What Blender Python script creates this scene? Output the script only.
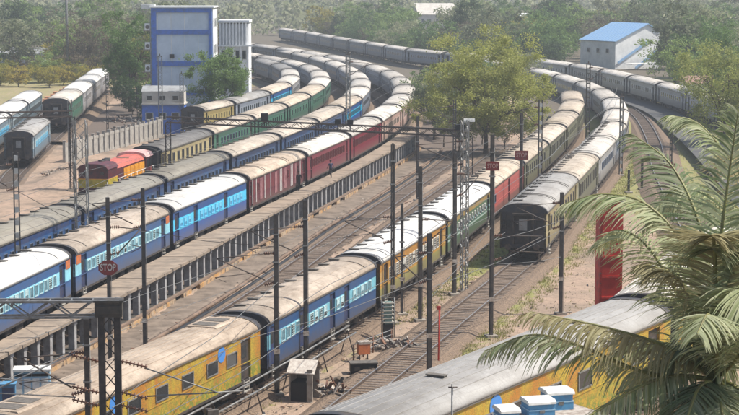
import bpy, math, random
from math import radians as R, sin, cos, pi, atan2, hypot
from mathutils import Vector, Matrix
random.seed(7)
for o in list(bpy.data.objects): bpy.data.objects.remove(o)
S = bpy.context.scene
COL = S.collection

# ---------------------------------------------------------------- camera, sky, sun, exposure
cd = bpy.data.cameras.new('camera'); cam = bpy.data.objects.new('camera', cd); COL.objects.link(cam)
cam.location = (0, 0, 22.05); cam.rotation_euler = (R(90-7), 0, 0)
cd.sensor_width = 36; cd.lens = 1900/739*36; cd.clip_start = .5; cd.clip_end = 6000
S.camera = cam
SUN_AZ = 90      # degrees from +Y towards +X: the sun stands to the right
SUN_EL = 57
w = bpy.data.worlds.new('World'); S.world = w; w.use_nodes = True
nt = w.node_tree; nt.nodes.clear()
sk = nt.nodes.new('ShaderNodeTexSky'); sk.sky_type = 'NISHITA'; sk.sun_disc = False
sk.sun_elevation = R(SUN_EL); sk.sun_rotation = R(SUN_AZ); sk.air_density = 1.2; sk.dust_density = 2.5
bg = nt.nodes.new('ShaderNodeBackground'); bg.inputs[1].default_value = .108
ow = nt.nodes.new('ShaderNodeOutputWorld')
nt.links.new(sk.outputs[0], bg.inputs[0]); nt.links.new(bg.outputs[0], ow.inputs[0])
sd = bpy.data.lights.new('sun', 'SUN'); sun = bpy.data.objects.new('sun', sd); COL.objects.link(sun)
sd.energy = 4.7; sd.angle = R(.6); sd.color = (1, .94, .83)
dv = Vector((sin(R(SUN_AZ))*cos(R(SUN_EL)), cos(R(SUN_AZ))*cos(R(SUN_EL)), sin(R(SUN_EL))))
sun.rotation_euler = dv.to_track_quat('Z', 'Y').to_euler(); sun.location = (60, 60, 80)
S.view_settings.view_transform = 'Standard'; S.view_settings.look = 'None'
S.view_settings.exposure = .42; S.view_settings.gamma = 1
S.render.engine = 'CYCLES'
S.cycles.max_bounces = 5; S.cycles.volume_bounces = 0; S.cycles.transparent_max_bounces = 4

# ---------------------------------------------------------------- helpers
def tag(o, label=None, cat=None, group=None, kind=None):
    if label: o['label'] = label
    if cat: o['category'] = cat
    if group: o['group'] = group
    if kind: o['kind'] = kind
    return o
def ob(name, data, parent=None, loc=(0, 0, 0), rot=(0, 0, 0), scale=None):
    o = bpy.data.objects.new(name, data); COL.objects.link(o)
    o.location = loc; o.rotation_euler = rot
    if scale: o.scale = scale
    if parent: o.parent = parent
    return o
def thing(name, label, cat, loc=(0, 0, 0), rz=0, group=None, kind=None):
    o = ob(name, None, None, loc, (0, 0, rz)); o.empty_display_size = .3
    return tag(o, label, cat, group, kind)

class MB:
    def __init__(s): s.v = []; s.f = []; s.m = []; s.sm = []
    def face(s, pts, m=0, smooth=False):
        n = len(s.v); s.v += [tuple(p) for p in pts]; s.f.append(tuple(range(n, n+len(pts)))); s.m.append(m); s.sm.append(smooth)
    def box(s, x0, x1, y0, y1, z0, z1, m=0):
        n = len(s.v)
        s.v += [(x0,y0,z0),(x1,y0,z0),(x1,y1,z0),(x0,y1,z0),(x0,y0,z1),(x1,y0,z1),(x1,y1,z1),(x0,y1,z1)]
        for f in ((0,3,2,1),(4,5,6,7),(0,1,5,4),(1,2,6,5),(2,3,7,6),(3,0,4,7)):
            s.f.append(tuple(n+i for i in f)); s.m.append(m); s.sm.append(False)
        return s
    def tube(s, p, q, r, m=0, n=6, r2=None, cap=True, smooth=True):
        p = Vector(p); q = Vector(q); d = (q-p)
        if d.length < 1e-6: return s
        d.normalize(); a = d.orthogonal().normalized(); b = d.cross(a); r2 = r if r2 is None else r2
        k = len(s.v)
        for i in range(n):
            t = 2*pi*i/n; s.v.append(tuple(p+(a*cos(t)+b*sin(t))*r))
        for i in range(n):
            t = 2*pi*i/n; s.v.append(tuple(q+(a*cos(t)+b*sin(t))*r2))
        for i in range(n):
            j = (i+1) % n; s.f.append((k+i, k+j, k+n+j, k+n+i)); s.m.append(m); s.sm.append(smooth)
        if cap:
            s.f.append(tuple(k+n-1-i for i in range(n))); s.m.append(m); s.sm.append(False)
            s.f.append(tuple(k+n+i for i in range(n))); s.m.append(m); s.sm.append(False)
        return s
    def path(s, pts, r, m=0, n=5):
        for a, b in zip(pts[:-1], pts[1:]): s.tube(a, b, r, m, n, cap=True)
        return s
    def ext(s, prof, x0, x1, m=0, cap=True, smooth=False, closed=True, mc=None):
        """profile list of (y,z) extruded along x"""
        k = len(s.v); n = len(prof)
        s.v += [(x0, y, z) for y, z in prof] + [(x1, y, z) for y, z in prof]
        for i in range(n if closed else n-1):
            j = (i+1) % n; s.f.append((k+i, k+j, k+n+j, k+n+i)); s.m.append(m); s.sm.append(smooth)
        if cap:
            mc = m if mc is None else mc
            s.f.append(tuple(k+n-1-i for i in range(n))); s.m.append(mc); s.sm.append(False)
            s.f.append(tuple(k+n+i for i in range(n))); s.m.append(mc); s.sm.append(False)
        return s
    def beam(s, p, q, w, h, m=0):
        """square section member"""
        p = Vector(p); q = Vector(q); d = (q-p).normalized()
        up = Vector((0, 0, 1)) if abs(d.z) < .95 else Vector((0, 1, 0))
        a = d.cross(up).normalized(); b = a.cross(d).normalized()
        k = len(s.v)
        for c in (p, q):
            for u, v2 in ((-1,-1),(1,-1),(1,1),(-1,1)): s.v.append(tuple(c+a*(u*w/2)+b*(v2*h/2)))
        for f in ((0,3,2,1),(4,5,6,7),(0,1,5,4),(1,2,6,5),(2,3,7,6),(3,0,4,7)):
            s.f.append(tuple(k+i for i in f)); s.m.append(m); s.sm.append(False)
        return s
    def mesh(s, name, mats):
        me = bpy.data.meshes.new(name); me.from_pydata(s.v, [], s.f)
        for x in (mats if isinstance(mats, (list, tuple)) else [mats]): me.materials.append(x)
        me.polygons.foreach_set('material_index', s.m); me.polygons.foreach_set('use_smooth', s.sm); me.update()
        return me
    def ob(s, name, mats, parent=None, loc=(0, 0, 0), rot=(0, 0, 0)):
        return ob(name, s.mesh(name, mats), parent, loc, rot)

# ---------------------------------------------------------------- materials
def newmat(name):
    m = bpy.data.materials.new(name); m.use_nodes = True
    n = m.node_tree.nodes; b = n['Principled BSDF']; return m, m.node_tree, b
def nd(nt, t, **k):
    x = nt.nodes.new(t)
    for a, v in k.items(): setattr(x, a, v)
    return x
def mixc(nt, fac, a, b, blend='MIX'):
    x = nd(nt, 'ShaderNodeMix', data_type='RGBA', blend_type=blend)
    for s, v in ((0, fac), (6, a), (7, b)):
        if hasattr(v, 'links') or isinstance(v, bpy.types.NodeSocket): nt.links.new(v, x.inputs[s])
        else: x.inputs[s].default_value = v if s == 0 else (*v[:3], 1)
    return x.outputs[2]
def noise(nt, scale=3, detail=5, rough=.6, vec=None, stretch=None, coord='Object'):
    n = nd(nt, 'ShaderNodeTexNoise'); n.inputs['Scale'].default_value = scale
    n.inputs['Detail'].default_value = detail; n.inputs['Roughness'].default_value = rough
    tc = nd(nt, 'ShaderNodeTexCoord'); mp = nd(nt, 'ShaderNodeMapping')
    nt.links.new(tc.outputs[coord], mp.inputs[0])
    if stretch: mp.inputs['Scale'].default_value = stretch
    oi = nd(nt, 'ShaderNodeObjectInfo'); mu = nd(nt, 'ShaderNodeVectorMath', operation='MULTIPLY')
    mu.inputs[1].default_value = (57, 31, 17)
    cmb = nd(nt, 'ShaderNodeCombineXYZ')
    for i in range(3): nt.links.new(oi.outputs['Random'], cmb.inputs[i])
    nt.links.new(cmb.outputs[0], mu.inputs[0]); nt.links.new(mu.outputs[0], mp.inputs['Location'])
    nt.links.new(mp.outputs[0], n.inputs['Vector'])
    return n.outputs['Fac']
def ramp(nt, fac, stops, interp='LINEAR'):
    r = nd(nt, 'ShaderNodeValToRGB'); r.color_ramp.interpolation = interp
    e = r.color_ramp.elements
    while len(e) < len(stops): e.new(.5)
    for x, (p, c) in zip(e, stops): x.position = p; x.color = (c, c, c, 1) if isinstance(c, (int, float)) else (*c[:3], 1)
    nt.links.new(fac, r.inputs[0]); return r.outputs[0]
def bump(nt, b, h, strength=.3, dist=.02):
    x = nd(nt, 'ShaderNodeBump'); x.inputs['Strength'].default_value = strength; x.inputs['Distance'].default_value = dist
    nt.links.new(h, x.inputs['Height']); nt.links.new(x.outputs[0], b.inputs['Normal'])
def mat(name, c, rough=.7, c2=None, scale=2, lo=.4, hi=.65, metal=0, bm=0, bdist=.02, bscale=None, stretch=None, spec=None):
    m, t, b = newmat(name); b.inputs['Roughness'].default_value = rough; b.inputs['Metallic'].default_value = metal
    if spec is not None: b.inputs['Specular IOR Level'].default_value = spec
    if c2:
        f = ramp(t, noise(t, scale, 6, .65, stretch=stretch), [(lo, 0.), (hi, 1.)])
        t.links.new(mixc(t, f, c, c2), b.inputs['Base Color'])
    else: b.inputs['Base Color'].default_value = (*c, 1)
    if bm: bump(t, b, noise(t, bscale or scale*6, 4, .6), bm, bdist)
    return m
def objz(t):
    tc = nd(t, 'ShaderNodeTexCoord'); sx = nd(t, 'ShaderNodeSeparateXYZ'); t.links.new(tc.outputs['Object'], sx.inputs[0]); return sx
def zramp(t, stops):
    """colour bands by height above the rail, 0..5 m"""
    sx = objz(t); d = nd(t, 'ShaderNodeMath', operation='DIVIDE'); d.inputs[1].default_value = 5.0
    t.links.new(sx.outputs[2], d.inputs[0])
    return ramp(t, d.outputs[0], [(z/5, c) for z, c in stops], 'CONSTANT')
def vary(t, c, lo=.8, hi=1.18):
    oi = nd(t, 'ShaderNodeObjectInfo'); mr = nd(t, 'ShaderNodeMapRange'); t.links.new(oi.outputs['Random'], mr.inputs[0]); mr.inputs[3].default_value = lo; mr.inputs[4].default_value = hi
    hs = nd(t, 'ShaderNodeHueSaturation'); t.links.new(mr.outputs[0], hs.inputs['Value']); t.links.new(c, hs.inputs['Color'])
    m2 = nd(t, 'ShaderNodeMath', operation='FRACT'); m3 = nd(t, 'ShaderNodeMath', operation='MULTIPLY'); m3.inputs[1].default_value = 7.3; t.links.new(oi.outputs['Random'], m3.inputs[0]); t.links.new(m3.outputs[0], m2.inputs[0])
    m4 = nd(t, 'ShaderNodeMapRange'); m4.inputs[3].default_value = .95; m4.inputs[4].default_value = 1.25; t.links.new(m2.outputs[0], m4.inputs[0]); t.links.new(m4.outputs[0], hs.inputs['Saturation'])
    return hs.outputs[0]
def livery(name, stops, dirt=(.10, .08, .065), amt=.32, rough=.5):
    m, t, b = newmat(name)
    col = zramp(t, stops)
    f = ramp(t, noise(t, 1.1, 6, .7, stretch=(.7, 1, 1.6)), [(.4, 0.), (.72, amt)])
    f2 = ramp(t, noise(t, 9, 4, .6, stretch=(1.2, 1, .22)), [(.42, 0.), (.7, amt*.9)])
    c = mixc(t, f, col, dirt); c = mixc(t, f2, c, dirt)
    # brake dust and road dirt low on the side
    sx = objz(t); r2 = nd(t, 'ShaderNodeMapRange'); r2.inputs[1].default_value = 1.75; r2.inputs[2].default_value = 1.0
    r2.inputs[4].default_value = .55; t.links.new(sx.outputs[2], r2.inputs[0])
    c = mixc(t, r2.outputs[0], c, dirt)
    c = vary(t, c); t.links.new(c, b.inputs['Base Color']); b.inputs['Roughness'].default_value = rough
    bump(t, b, noise(t, 2.2, 2, .5, stretch=(1.5, 1, .6)), .25, .03)
    return m
def roofmat(name, c, c2, amt=.8, streak=.35):
    m, t, b = newmat(name)
    f = ramp(t, noise(t, .8, 9, .74, stretch=(.5, 1.2, 1)), [(.4, 0.), (.62, amt)])
    f2 = ramp(t, noise(t, 7, 3, .6, stretch=(1.6, .12, .12)), [(.5, 0.), (.8, streak)])
    f3 = ramp(t, noise(t, 5, 3, .6, stretch=(.05, 1.5, 1)), [(.55, 0.), (.75, streak)])
    f4 = ramp(t, noise(t, 26, 3, .6), [(.58, 0.), (.7, .55)])
    f5 = ramp(t, noise(t, 2.2, 6, .75), [(.54, 0.), (.66, streak*1.6)])
    x = mixc(t, f, c, c2)
    dk = tuple(v*.45 for v in c2)
    x = mixc(t, f2, x, dk); x = mixc(t, f3, x, dk); x = mixc(t, f4, x, dk); x = mixc(t, f5, x, tuple(v*.7 for v in c2))
    x = vary(t, x, .82, 1.08); t.links.new(x, b.inputs['Base Color']); b.inputs['Roughness'].default_value = .62
    bump(t, b, noise(t, 4, 3, .5, stretch=(1, .4, 1)), .2, .02)
    return m
def duronto(name):
    m, t, b = newmat(name)
    n1 = ramp(t, noise(t, .9, 3, .6, stretch=(1, 1, .5)), [(.42, 0.), (.6, 1.)])
    n2 = ramp(t, noise(t, 5, 4, .7), [(.46, 0.), (.56, 1.)])
    sx = objz(t); mr = nd(t, 'ShaderNodeMapRange'); mr.inputs[1].default_value = 2.4; mr.inputs[2].default_value = 1.3
    t.links.new(sx.outputs[2], mr.inputs[0])
    yel = (.46, .32, .035); org = (.44, .17, .025); grn = (.15, .22, .035)
    base = mixc(t, n1, yel, org)
    mul = nd(t, 'ShaderNodeMath', operation='MULTIPLY'); t.links.new(n2, mul.inputs[0]); t.links.new(mr.outputs[0], mul.inputs[1])
    base = mixc(t, mul.outputs[0], base, grn)
    n3 = ramp(t, noise(t, 17, 3, .8), [(.47, 0.), (.58, .75)])
    base = mixc(t, n3, base, (.17, .14, .03))
    t.links.new(base, b.inputs['Base Color']); b.inputs['Roughness'].default_value = .5
    return m
BLUE = (.036, .10, .245); CYAN = (.20, .52, .66); PALE = (.27, .60, .74)
M = {
 'steel': mat('dark_steel', (.035, .032, .032), .6, (.09, .06, .045), 5),
 'mast': mat('mast_steel', (.022, .021, .024), .6, (.06, .05, .045), 3),
 'galv': mat('galvanised', (.22, .23, .24), .5, (.12, .11, .1), 4, metal=.2),
 'black': mat('soot_black', (.012, .012, .015), .7),
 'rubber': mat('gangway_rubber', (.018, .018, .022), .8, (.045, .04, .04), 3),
 'under': mat('underframe', (.025, .022, .022), .8, (.07, .055, .045), 3),
 'glass': mat('window_glass', (.02, .025, .03), .15, spec=.6),
 'frame': mat('window_frame', (.48, .66, .70), .5, (.30, .42, .46), 6), 'shut': mat('window_shutter_pale', (.13, .27, .34), .4, (.05, .10, .14), 7),
 'framed': mat('window_frame_dark', (.10, .13, .2), .5),
 'framew': mat('window_frame_white', (.62, .62, .58), .5, (.35, .33, .3), 6),
 'framem': mat('window_frame_maroon', (.16, .035, .04), .5),
 'door_b': mat('door_blue', (.02, .035, .11), .5, (.04, .04, .06), 3),
 'door_d': mat('door_dark', (.03, .028, .03), .6, (.07, .05, .04), 3),
 'door_m': mat('door_maroon', (.12, .02, .03), .6, (.05, .03, .03), 3),
 'orange': mat('orange_panel', (.55, .16, .05), .5, (.35, .12, .06), 5),
 'step': mat('step_metal', (.42, .41, .38), .5, (.2, .18, .16), 5),
 'emblem': mat('emblem_blue', (.05, .22, .6), .4),
 'vent': mat('vent_dark', (.09, .08, .07), .7, (.16, .14, .12), 6),
 'white': mat('white_paint', (.72, .72, .70), .5, (.5, .5, .48), 3),
 'insul': mat('insulator', (.12, .055, .035), .35),
 'insulw': mat('insulator_pale', (.5, .48, .42), .4),
 'cyanf': mat('window_cyan', (.15, .50, .72), .5), 'cyand': mat('window_deep_cyan', (.07, .28, .50), .3),
 'concrete': mat('concrete', (.34, .31, .27), .9, (.20, .17, .14), 1.5, bm=.3),
 'sleeper': mat('sleeper_concrete', (.19, .15, .125), .9, (.09, .07, .055), 4, bm=.3),
 'rail': mat('rail_steel', (.10, .07, .055), .45, (.18, .14, .12), 3, metal=.4),
 'railtop': mat('rail_head', (.36, .34, .33), .35, metal=.5),
 'sign_red': mat('sign_red', (.30, .035, .03), .6, (.16, .04, .035), 5),
 'red': mat('red_pillar', (.60, .045, .03), .6, (.30, .04, .03), 2.2),
 'blue_paint': mat('building_blue', (.07, .18, .62), .6, (.08, .14, .36), 2),
 'cyanroof': mat('sheet_blue', (.20, .36, .60), .5, (.26, .40, .56), 2),
 'pink': mat('loco_red', (.60, .13, .09), .55, (.3, .1, .08), 3),
 'yellow': mat('loco_yellow', (.75, .34, .02), .5, (.5, .2, .03), 3),
 'lmaroon': mat('loco_maroon', (.12, .022, .025), .5, (.04, .02, .03), 3),
 'lgreen': mat('loco_olive_band', (.50, .38, .04), .5, (.22, .2, .03), 3),
 'skin': mat('skin', (.16, .08, .05), .6),
 'cloth_b': mat('cloth_dark_blue', (.02, .025, .07), .9),
 'cloth_k': mat('cloth_black', (.02, .018, .022), .9),
 'hair': mat('hair_black', (.01, .008, .008), .6),
 'trunk': mat('bark', (.11, .08, .055), .9, (.05, .035, .025), 3, bm=.6, bdist=.05),
 'palmtrunk': mat('palm_bark', (.22, .17, .12), .9, (.12, .09, .06), 3, bm=.5),
 'rust': mat('rusty_scrap', (.2, .1, .06), .8, (.1, .05, .04), 4),
 'scrap': mat('pale_scrap', (.42, .38, .34), .8, (.2, .15, .12), 5),
 'crate_b': mat('crate_blue', (.08, .27, .48), .6, (.10, .20, .33), 4),
 'crate_c': mat('crate_pale_blue', (.25, .45, .62), .5, (.35, .5, .6), 3),
 'brick': mat('brick_orange', (.56, .27, .15), .85, (.40, .19, .11), 3),
 'greyroof': mat('sheet_grey', (.30, .31, .32), .7, (.2, .2, .2), 1),
 'brownroof': mat('tiled_brown', (.28, .16, .12), .8, (.2, .13, .1), 2),
 'wallc': mat('cream_plaster', (.56, .53, .48), .8, (.42, .38, .34), .6),
 'wallg': mat('grey_blue_plaster', (.60, .68, .80), .8, (.50, .58, .70), .5),
 'wallw': mat('white_plaster', (.78, .79, .80), .8, (.6, .62, .64), .6),
}
L_ = {
 'blueband': livery('livery_blue_with_pale_band', [(0, BLUE), (1.98, PALE), (2.78, BLUE)]),
 'cyanband': livery('livery_blue_with_cyan_band', [(0, (.045, .10, .28)), (1.85, (.13, .50, .74)), (2.75, (.03, .08, .22))], amt=.3),
 'blueplain': livery('livery_plain_blue', [(0, (.035, .07, .19)), (2.0, (.06, .12, .25)), (2.9, (.03, .06, .15))], amt=.5),
 'duronto': duronto('livery_yellow_green_orange'),
 'orangeg': livery('livery_orange_over_green', [(0, (.25, .23, .09)), (1.7, (.42, .25, .08)), (1.98, (.44, .28, .12)), (2.8, (.42, .22, .07))], amt=.45),
 'greens': livery('livery_green_with_pale_stripe', [(0, (.07, .15, .08)), (1.75, (.42, .55, .5)), (1.9, (.08, .18, .13)), (2.1, (.30, .48, .52)), (2.3, (.10, .17, .10)), (2.9, (.40, .27, .09))]),
 'redtop': livery('livery_faded_red', [(0, (.30, .10, .09)), (1.6, (.48, .10, .09)), (2.95, (.52, .13, .11))], amt=.3),
 'greyg': livery('livery_grey_green', [(0, (.17, .17, .12)), (2.0, (.26, .26, .19)), (2.8, (.20, .20, .14))]),
 'maroon': livery('livery_maroon', [(0, (.15, .018, .038)), (2.0, (.185, .022, .036)), (2.8, (.16, .018, .038))]),
 'dustpink': livery('livery_dusty_pink', [(0, (.42, .30, .27)), (2.0, (.48, .38, .34)), (2.8, (.42, .30, .27))]),
 'cream': livery('livery_cream', [(0, (.30, .25, .13)), (1.8, (.42, .36, .20)), (2.9, (.34, .28, .15))]),
 'yellowc': livery('livery_yellow', [(0, (.36, .28, .08)), (1.9, (.50, .40, .14)), (2.8, (.4, .3, .1))]),
 'green': livery('livery_green', [(0, (.035, .11, .075)), (2.0, (.06, .16, .11)), (2.8, (.04, .11, .08))]),
 'greyblue': livery('livery_grey_blue', [(0, (.19, .22, .28)), (2.0, (.30, .34, .40)), (2.8, (.22, .25, .31))]),
 'greyw': livery('livery_pale_grey', [(0, (.33, .32, .33)), (2.0, (.48, .48, .50)), (2.8, (.38, .37, .38))]),
 'bluecream': livery('livery_pale_blue', [(0, (.12, .20, .27)), (2.0, (.33, .42, .46)), (2.8, (.2, .28, .34))], amt=.5),
}
RF = {
 'white': roofmat('roof_white', (.74, .73, .71), (.52, .49, .46), .6, .15),
 'beige': roofmat('roof_beige', (.52, .44, .365), (.31, .25, .20), .95, .4),
 'cream': roofmat('roof_cream', (.56, .49, .41), (.37, .31, .25), .95, .35),
 'olive': roofmat('roof_olive_grey', (.27, .25, .21), (.20, .18, .155), .9, .3),
 'grey': roofmat('roof_grey', (.36, .35, .34), (.26, .245, .23), .9, .3),
 'greyw': roofmat('roof_pale_grey', (.66, .62, .57), (.42, .385, .345), .8, .3),
 'dark': roofmat('roof_dark_grey', (.17, .16, .15), (.11, .10, .095), .9, .3),
}
# ---------------------------------------------------------------- track curves (centre lines, metres)
class Curve:
    def __init__(s, pts):
        s.p = pts; s.s = [0]
        for a, b in zip(pts[:-1], pts[1:]): s.s.append(s.s[-1]+hypot(b[0]-a[0], b[1]-a[1]))
    def at(s, d):
        i = 1
        while i < len(s.p)-1 and s.s[i] < d: i += 1
        a, b = s.p[i-1], s.p[i]; t = (d-s.s[i-1])/(s.s[i]-s.s[i-1])
        return (a[0]+(b[0]-a[0])*t, a[1]+(b[1]-a[1])*t)
    def s_at_y(s, Y):
        for i in range(1, len(s.p)):
            a, b = s.p[i-1], s.p[i]
            if (a[1]-Y)*(b[1]-Y) <= 0: return s.s[i-1]+(Y-a[1])/(b[1]-a[1])*(s.s[i]-s.s[i-1])
        raise ValueError(Y)
    def x(s, Y): return s.at(s.s_at_y(Y))[0]
    def off(s, o, y0=None, y1=None, step=2.):
        """points of the parallel line o metres to the right, between s of y0 and y1"""
        a = s.s_at_y(y0) if y0 is not None else 0; b = s.s_at_y(y1) if y1 is not None else s.s[-1]
        n = max(1, int(abs(b-a)/step)); out = []
        for i in range(n+1):
            d = a+(b-a)*i/n; p = s.at(d); q = s.at(min(d+.5, s.s[-1])); r = s.at(max(d-.5, 0))
            tx, ty = q[0]-r[0], q[1]-r[1]; l = hypot(tx, ty); out.append((p[0]+ty/l*o, p[1]-tx/l*o))
        return out
def polycurve(co, ylo, yhi, ystart, yend):
    def ev(Y):
        u = (Y-250)/100; v = 0
        for c in co: v = v*u+c
        return v
    def X(Y):
        if Y < ylo: return ev(ylo)+(Y-ylo)*(ev(ylo+3)-ev(ylo))/3
        if Y > yhi: return ev(yhi)+(Y-yhi)*(ev(yhi)-ev(yhi-3))/3
        return ev(Y)
    n = int((yend-ystart)/3); return Curve([(X(ystart+(yend-ystart)*i/n), ystart+(yend-ystart)*i/n) for i in range(n+1)])
CF = polycurve([-2.7025, -6.1126, -6.549, 16.8328, 25.8061], 84, 300, 30, 380)
_g = polycurve([1.6813, -3.6982, -10.2888, 14.3233, 32.555], 152, 390, 152, 430)
CG = Curve([(_g.p[0][0]-(152-y)*.265, y) for y in range(56, 152, 4)]+_g.p)
CE = polycurve([.7369, -2.423, -9.4782, 10.9133, 2.6578], 112, 464, 50, 530)
CD = polycurve([.7997, -2.5132, -8.153, 12.1934, -5.2831], 130, 451, 60, 500)
CT2 = polycurve([-4.1318, -5.2556, 13.9229, -14.0076], 160, 402, 130, 450)
CT1 = polycurve([-.6973, -16.0167, 26.0379, -23.9278], 243, 395, 232, 420)
CA = Curve([(-41.0, 170), (-43.5, 200), (-45.4, 225), (-49.5, 275), (-54, 330)])
CB = Curve([(-41.0, 240), (-42.3, 258), (-43.4, 275), (-45.0, 295), (-47.0, 322), (-50, 360)])
CC = Curve([(-37.0, 190), (-38.7, 205), (-41.4, 240), (-44, 275)])
def bez(pts, n=90):
    out = []
    P = [pts[0]]+pts+[pts[-1]]
    for i in range(1, len(P)-2):
        for k in range(8):
            t = k/8; a, b, c, d = P[i-1], P[i], P[i+1], P[i+2]
            out.append(tuple(.5*((2*b[j])+(c[j]-a[j])*t+(2*a[j]-5*b[j]+4*c[j]-d[j])*t*t+(3*b[j]-a[j]-3*c[j]+d[j])*t**3) for j in (0, 1)))
    out.append(P[-1]); return out
CP = Curve(bez([(51, 262), (50.3, 282), (49.2, 305), (47.6, 327), (45.4, 350), (42.4, 373), (37.5, 395), (29.0, 415), (19.5, 433), (10.5, 455), (0.5, 500), (-10.5, 550), (-20.5, 598), (-31, 640)]))
CR = Curve(bez([(-13.5, 36), (-4.1, 52), (2.3, 63), (8.0, 72.7), (12.4, 81.5), (16.2, 92), (19.4, 103), (22.5, 118)]))
CH = Curve(bez([(24, 120), (28.5, 170), (33.0, 215), (37.5, 250), (41.5, 290), (43, 320)]))
EDGE = Curve([(-24.2, 82), (-20.3, 99), (-18.1, 109.9), (-15.5, 122.5), (-12.8, 136.5), (-10.5, 150), (-7.9, 165.3), (-5.7, 177.0), (-3.2, 190.0), (-.6, 204.5), (2.7, 222.5), (5.2, 238), (7.0, 252)])
def edge_x(Y): return EDGE.x(Y) if 82 <= Y <= 250 else (EDGE.p[0][0]-(82-Y)*.2 if Y < 82 else EDGE.p[-1][0]+(Y-250)*.13)
Z_E = 1.0; Z_D = .6; Z_R = 4.5; Z_A = 1.0

# ---------------------------------------------------------------- terrain
def sm(a, b, x):
    t = max(0, min(1, (x-a)/(b-a))); return t*t*(3-2*t)
def seg_d(c, x, y):
    best = 1e9
    for a, b in zip(c.p[:-1:1], c.p[1::1]):
        dx, dy = b[0]-a[0], b[1]-a[1]; t = max(0, min(1, ((x-a[0])*dx+(y-a[1])*dy)/(dx*dx+dy*dy)))
        best = min(best, hypot(x-a[0]-dx*t, y-a[1]-dy*t))
    return best
def ground(x, y):
    e = edge_x(min(max(y, 40), 300))
    h = -.5+(.12+.5)*(1-sm(e-1.3, e-.6, x))-.34*sm(e-.6, e-.3, x)*(1-sm(e+4.2, e+8, x)) if y < 260 else .0
    if 250 <= y < 290:
        k = sm(250, 290, y); h = (-.5+.62*(1-sm(e-1.3, e-.6, x))-.34*sm(e-.6, e-.3, x)*(1-sm(e+4.2, e+8, x)))*(1-k)
    if x < -27: h += sm(-27, -34, x)*.25*sm(150, 200, y)
    if -36 < x < -27 and 185 < y < 215: h += 1.1*max(0, 1-((x+31.8)/3.2)**2)*max(0, 1-((y-200)/12)**2)
    if y < 125 and x > -16:
        d = seg_d(CR, x, y); h += (Z_R-.55-h)*(1-sm(3.2, 10, d))
    return h
def axis(a, b, step, far, g=1.18):
    v = []; x = a
    while x <= b: v.append(x); x += step
    s = step; lo = a; hi = v[-1]
    while hi < far[1]: s *= g; hi += s; v.append(hi)
    s = step
    while lo > far[0]: s *= g; lo -= s; v.insert(0, lo)
    return v
xs = axis(-60, 62, 1.4, (-650, 650)); ys = axis(40, 300, 1.6, (-60, 1500), 1.12)
xs = [max(-750, min(750, v)) for v in xs]; ys = [max(-100, min(1800, v)) for v in ys]
tv = []; ga = []; sa = []  # sa: ground darkening, soot plus shade painted in
for y in ys:
    for x in xs:
        tv.append((x, y, ground(x, y)+ (random.uniform(-.04, .04) if y < 300 else 0)))
        g = 0; s = 0
        if 60 < y < 380:
            fx = CF.x(y); gx = CG.x(y)
            if y > 118: g = max(g, sm(fx+2.3, fx+3, x)*(1-sm(gx-2.4, gx-1.6, x))*sm(120, 150, y)*.6)
            g = max(g, sm(gx+1.9, gx+2.4, x)*(1-sm(gx+2.8, gx+4.2, x))*.5)
            g = max(g, sm(fx+1.6, fx+2., x)*(1-sm(fx+2.3, fx+3.4, x))*.45)
            s = max(s, sm(fx-7, fx-5, x)*(1-sm(fx+1.2, fx+2.2, x))*.7)
            ex = CE.x(y); dx_ = CD.x(y)
            s = max(s, sm(dx_-4, dx_-2, x)*(1-sm(ex+3, ex+5, x))*.8)
            if y > 235: s = max(s, sm(-26, -20, x)*(1-sm(14, 22, x))*.75)  # darker ground between the far curving trains
        if y > 300: g = max(g, sm(300, 420, y)*.55); s = max(s, sm(380, 430, y)*.8)
        if x > 24 and y > 120: g = max(g, .45)
        if x > 52: g = max(g, .9)
        if x < -52: g = max(g, .4)
        if -42 < x < -24 and 255 < y < 400: s = max(s, .75)  # tree shade painted dark into the ground, along with grey clutter
        if x < -28 and y < 255: s = max(s, .22)
        ga.append(g); sa.append(s)
nx = len(xs)
tf = [(j*nx+i, j*nx+i+1, (j+1)*nx+i+1, (j+1)*nx+i) for j in range(len(ys)-1) for i in range(nx-1)]
me = bpy.data.meshes.new('ground'); me.from_pydata(tv, [], tf)
for nm, arr in (('grass', ga), ('soot_shade', sa)):
    a = me.attributes.new(nm, 'FLOAT', 'POINT'); a.data.foreach_set('value', arr)
me.polygons.foreach_set('use_smooth', [True]*len(tf))
gm, t, b = newmat('yard_ground')
a1 = nd(t, 'ShaderNodeAttribute', attribute_name='grass'); a2 = nd(t, 'ShaderNodeAttribute', attribute_name='soot_shade')
n1 = noise(t, .25, 8, .65); n2 = noise(t, 2.2, 6, .7); n3 = noise(t, 14, 3, .7)
c = mixc(t, ramp(t, n1, [(.4, 0.), (.6, 1.)]), (.40, .28, .21), (.32, .24, .175))
c = mixc(t, ramp(t, n2, [(.46, 0.), (.66, .85)]), c, (.21, .155, .115)); c = mixc(t, ramp(t, noise(t, .09, 6, .7), [(.48, 0.), (.62, .6)]), c, (.17, .135, .105))
gr = mixc(t, ramp(t, n2, [(.4, 0.), (.62, 1.)]), (.15, .19, .04), (.27, .25, .085))
mm = nd(t, 'ShaderNodeMath', operation='ADD'); t.links.new(a1.outputs['Fac'], mm.inputs[0]); t.links.new(n2, mm.inputs[1])
gf = ramp(t, mm.outputs[0], [(.78, 0.), (1.0, 1.)]); c = mixc(t, gf, c, gr)
ms = nd(t, 'ShaderNodeMath', operation='ADD'); t.links.new(a2.outputs['Fac'], ms.inputs[0]); t.links.new(n1, ms.inputs[1])
c = mixc(t, ramp(t, ms.outputs[0], [(.7, 0.), (1.1, .9)]), c, (.105, .082, .07))
c = mixc(t, ramp(t, n3, [(.55, 0.), (.75, .5)]), c, (.12, .10, .08))
t.links.new(c, b.inputs['Base Color']); b.inputs['Roughness'].default_value = .95
bump(t, b, n3, .6, .08)
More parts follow.
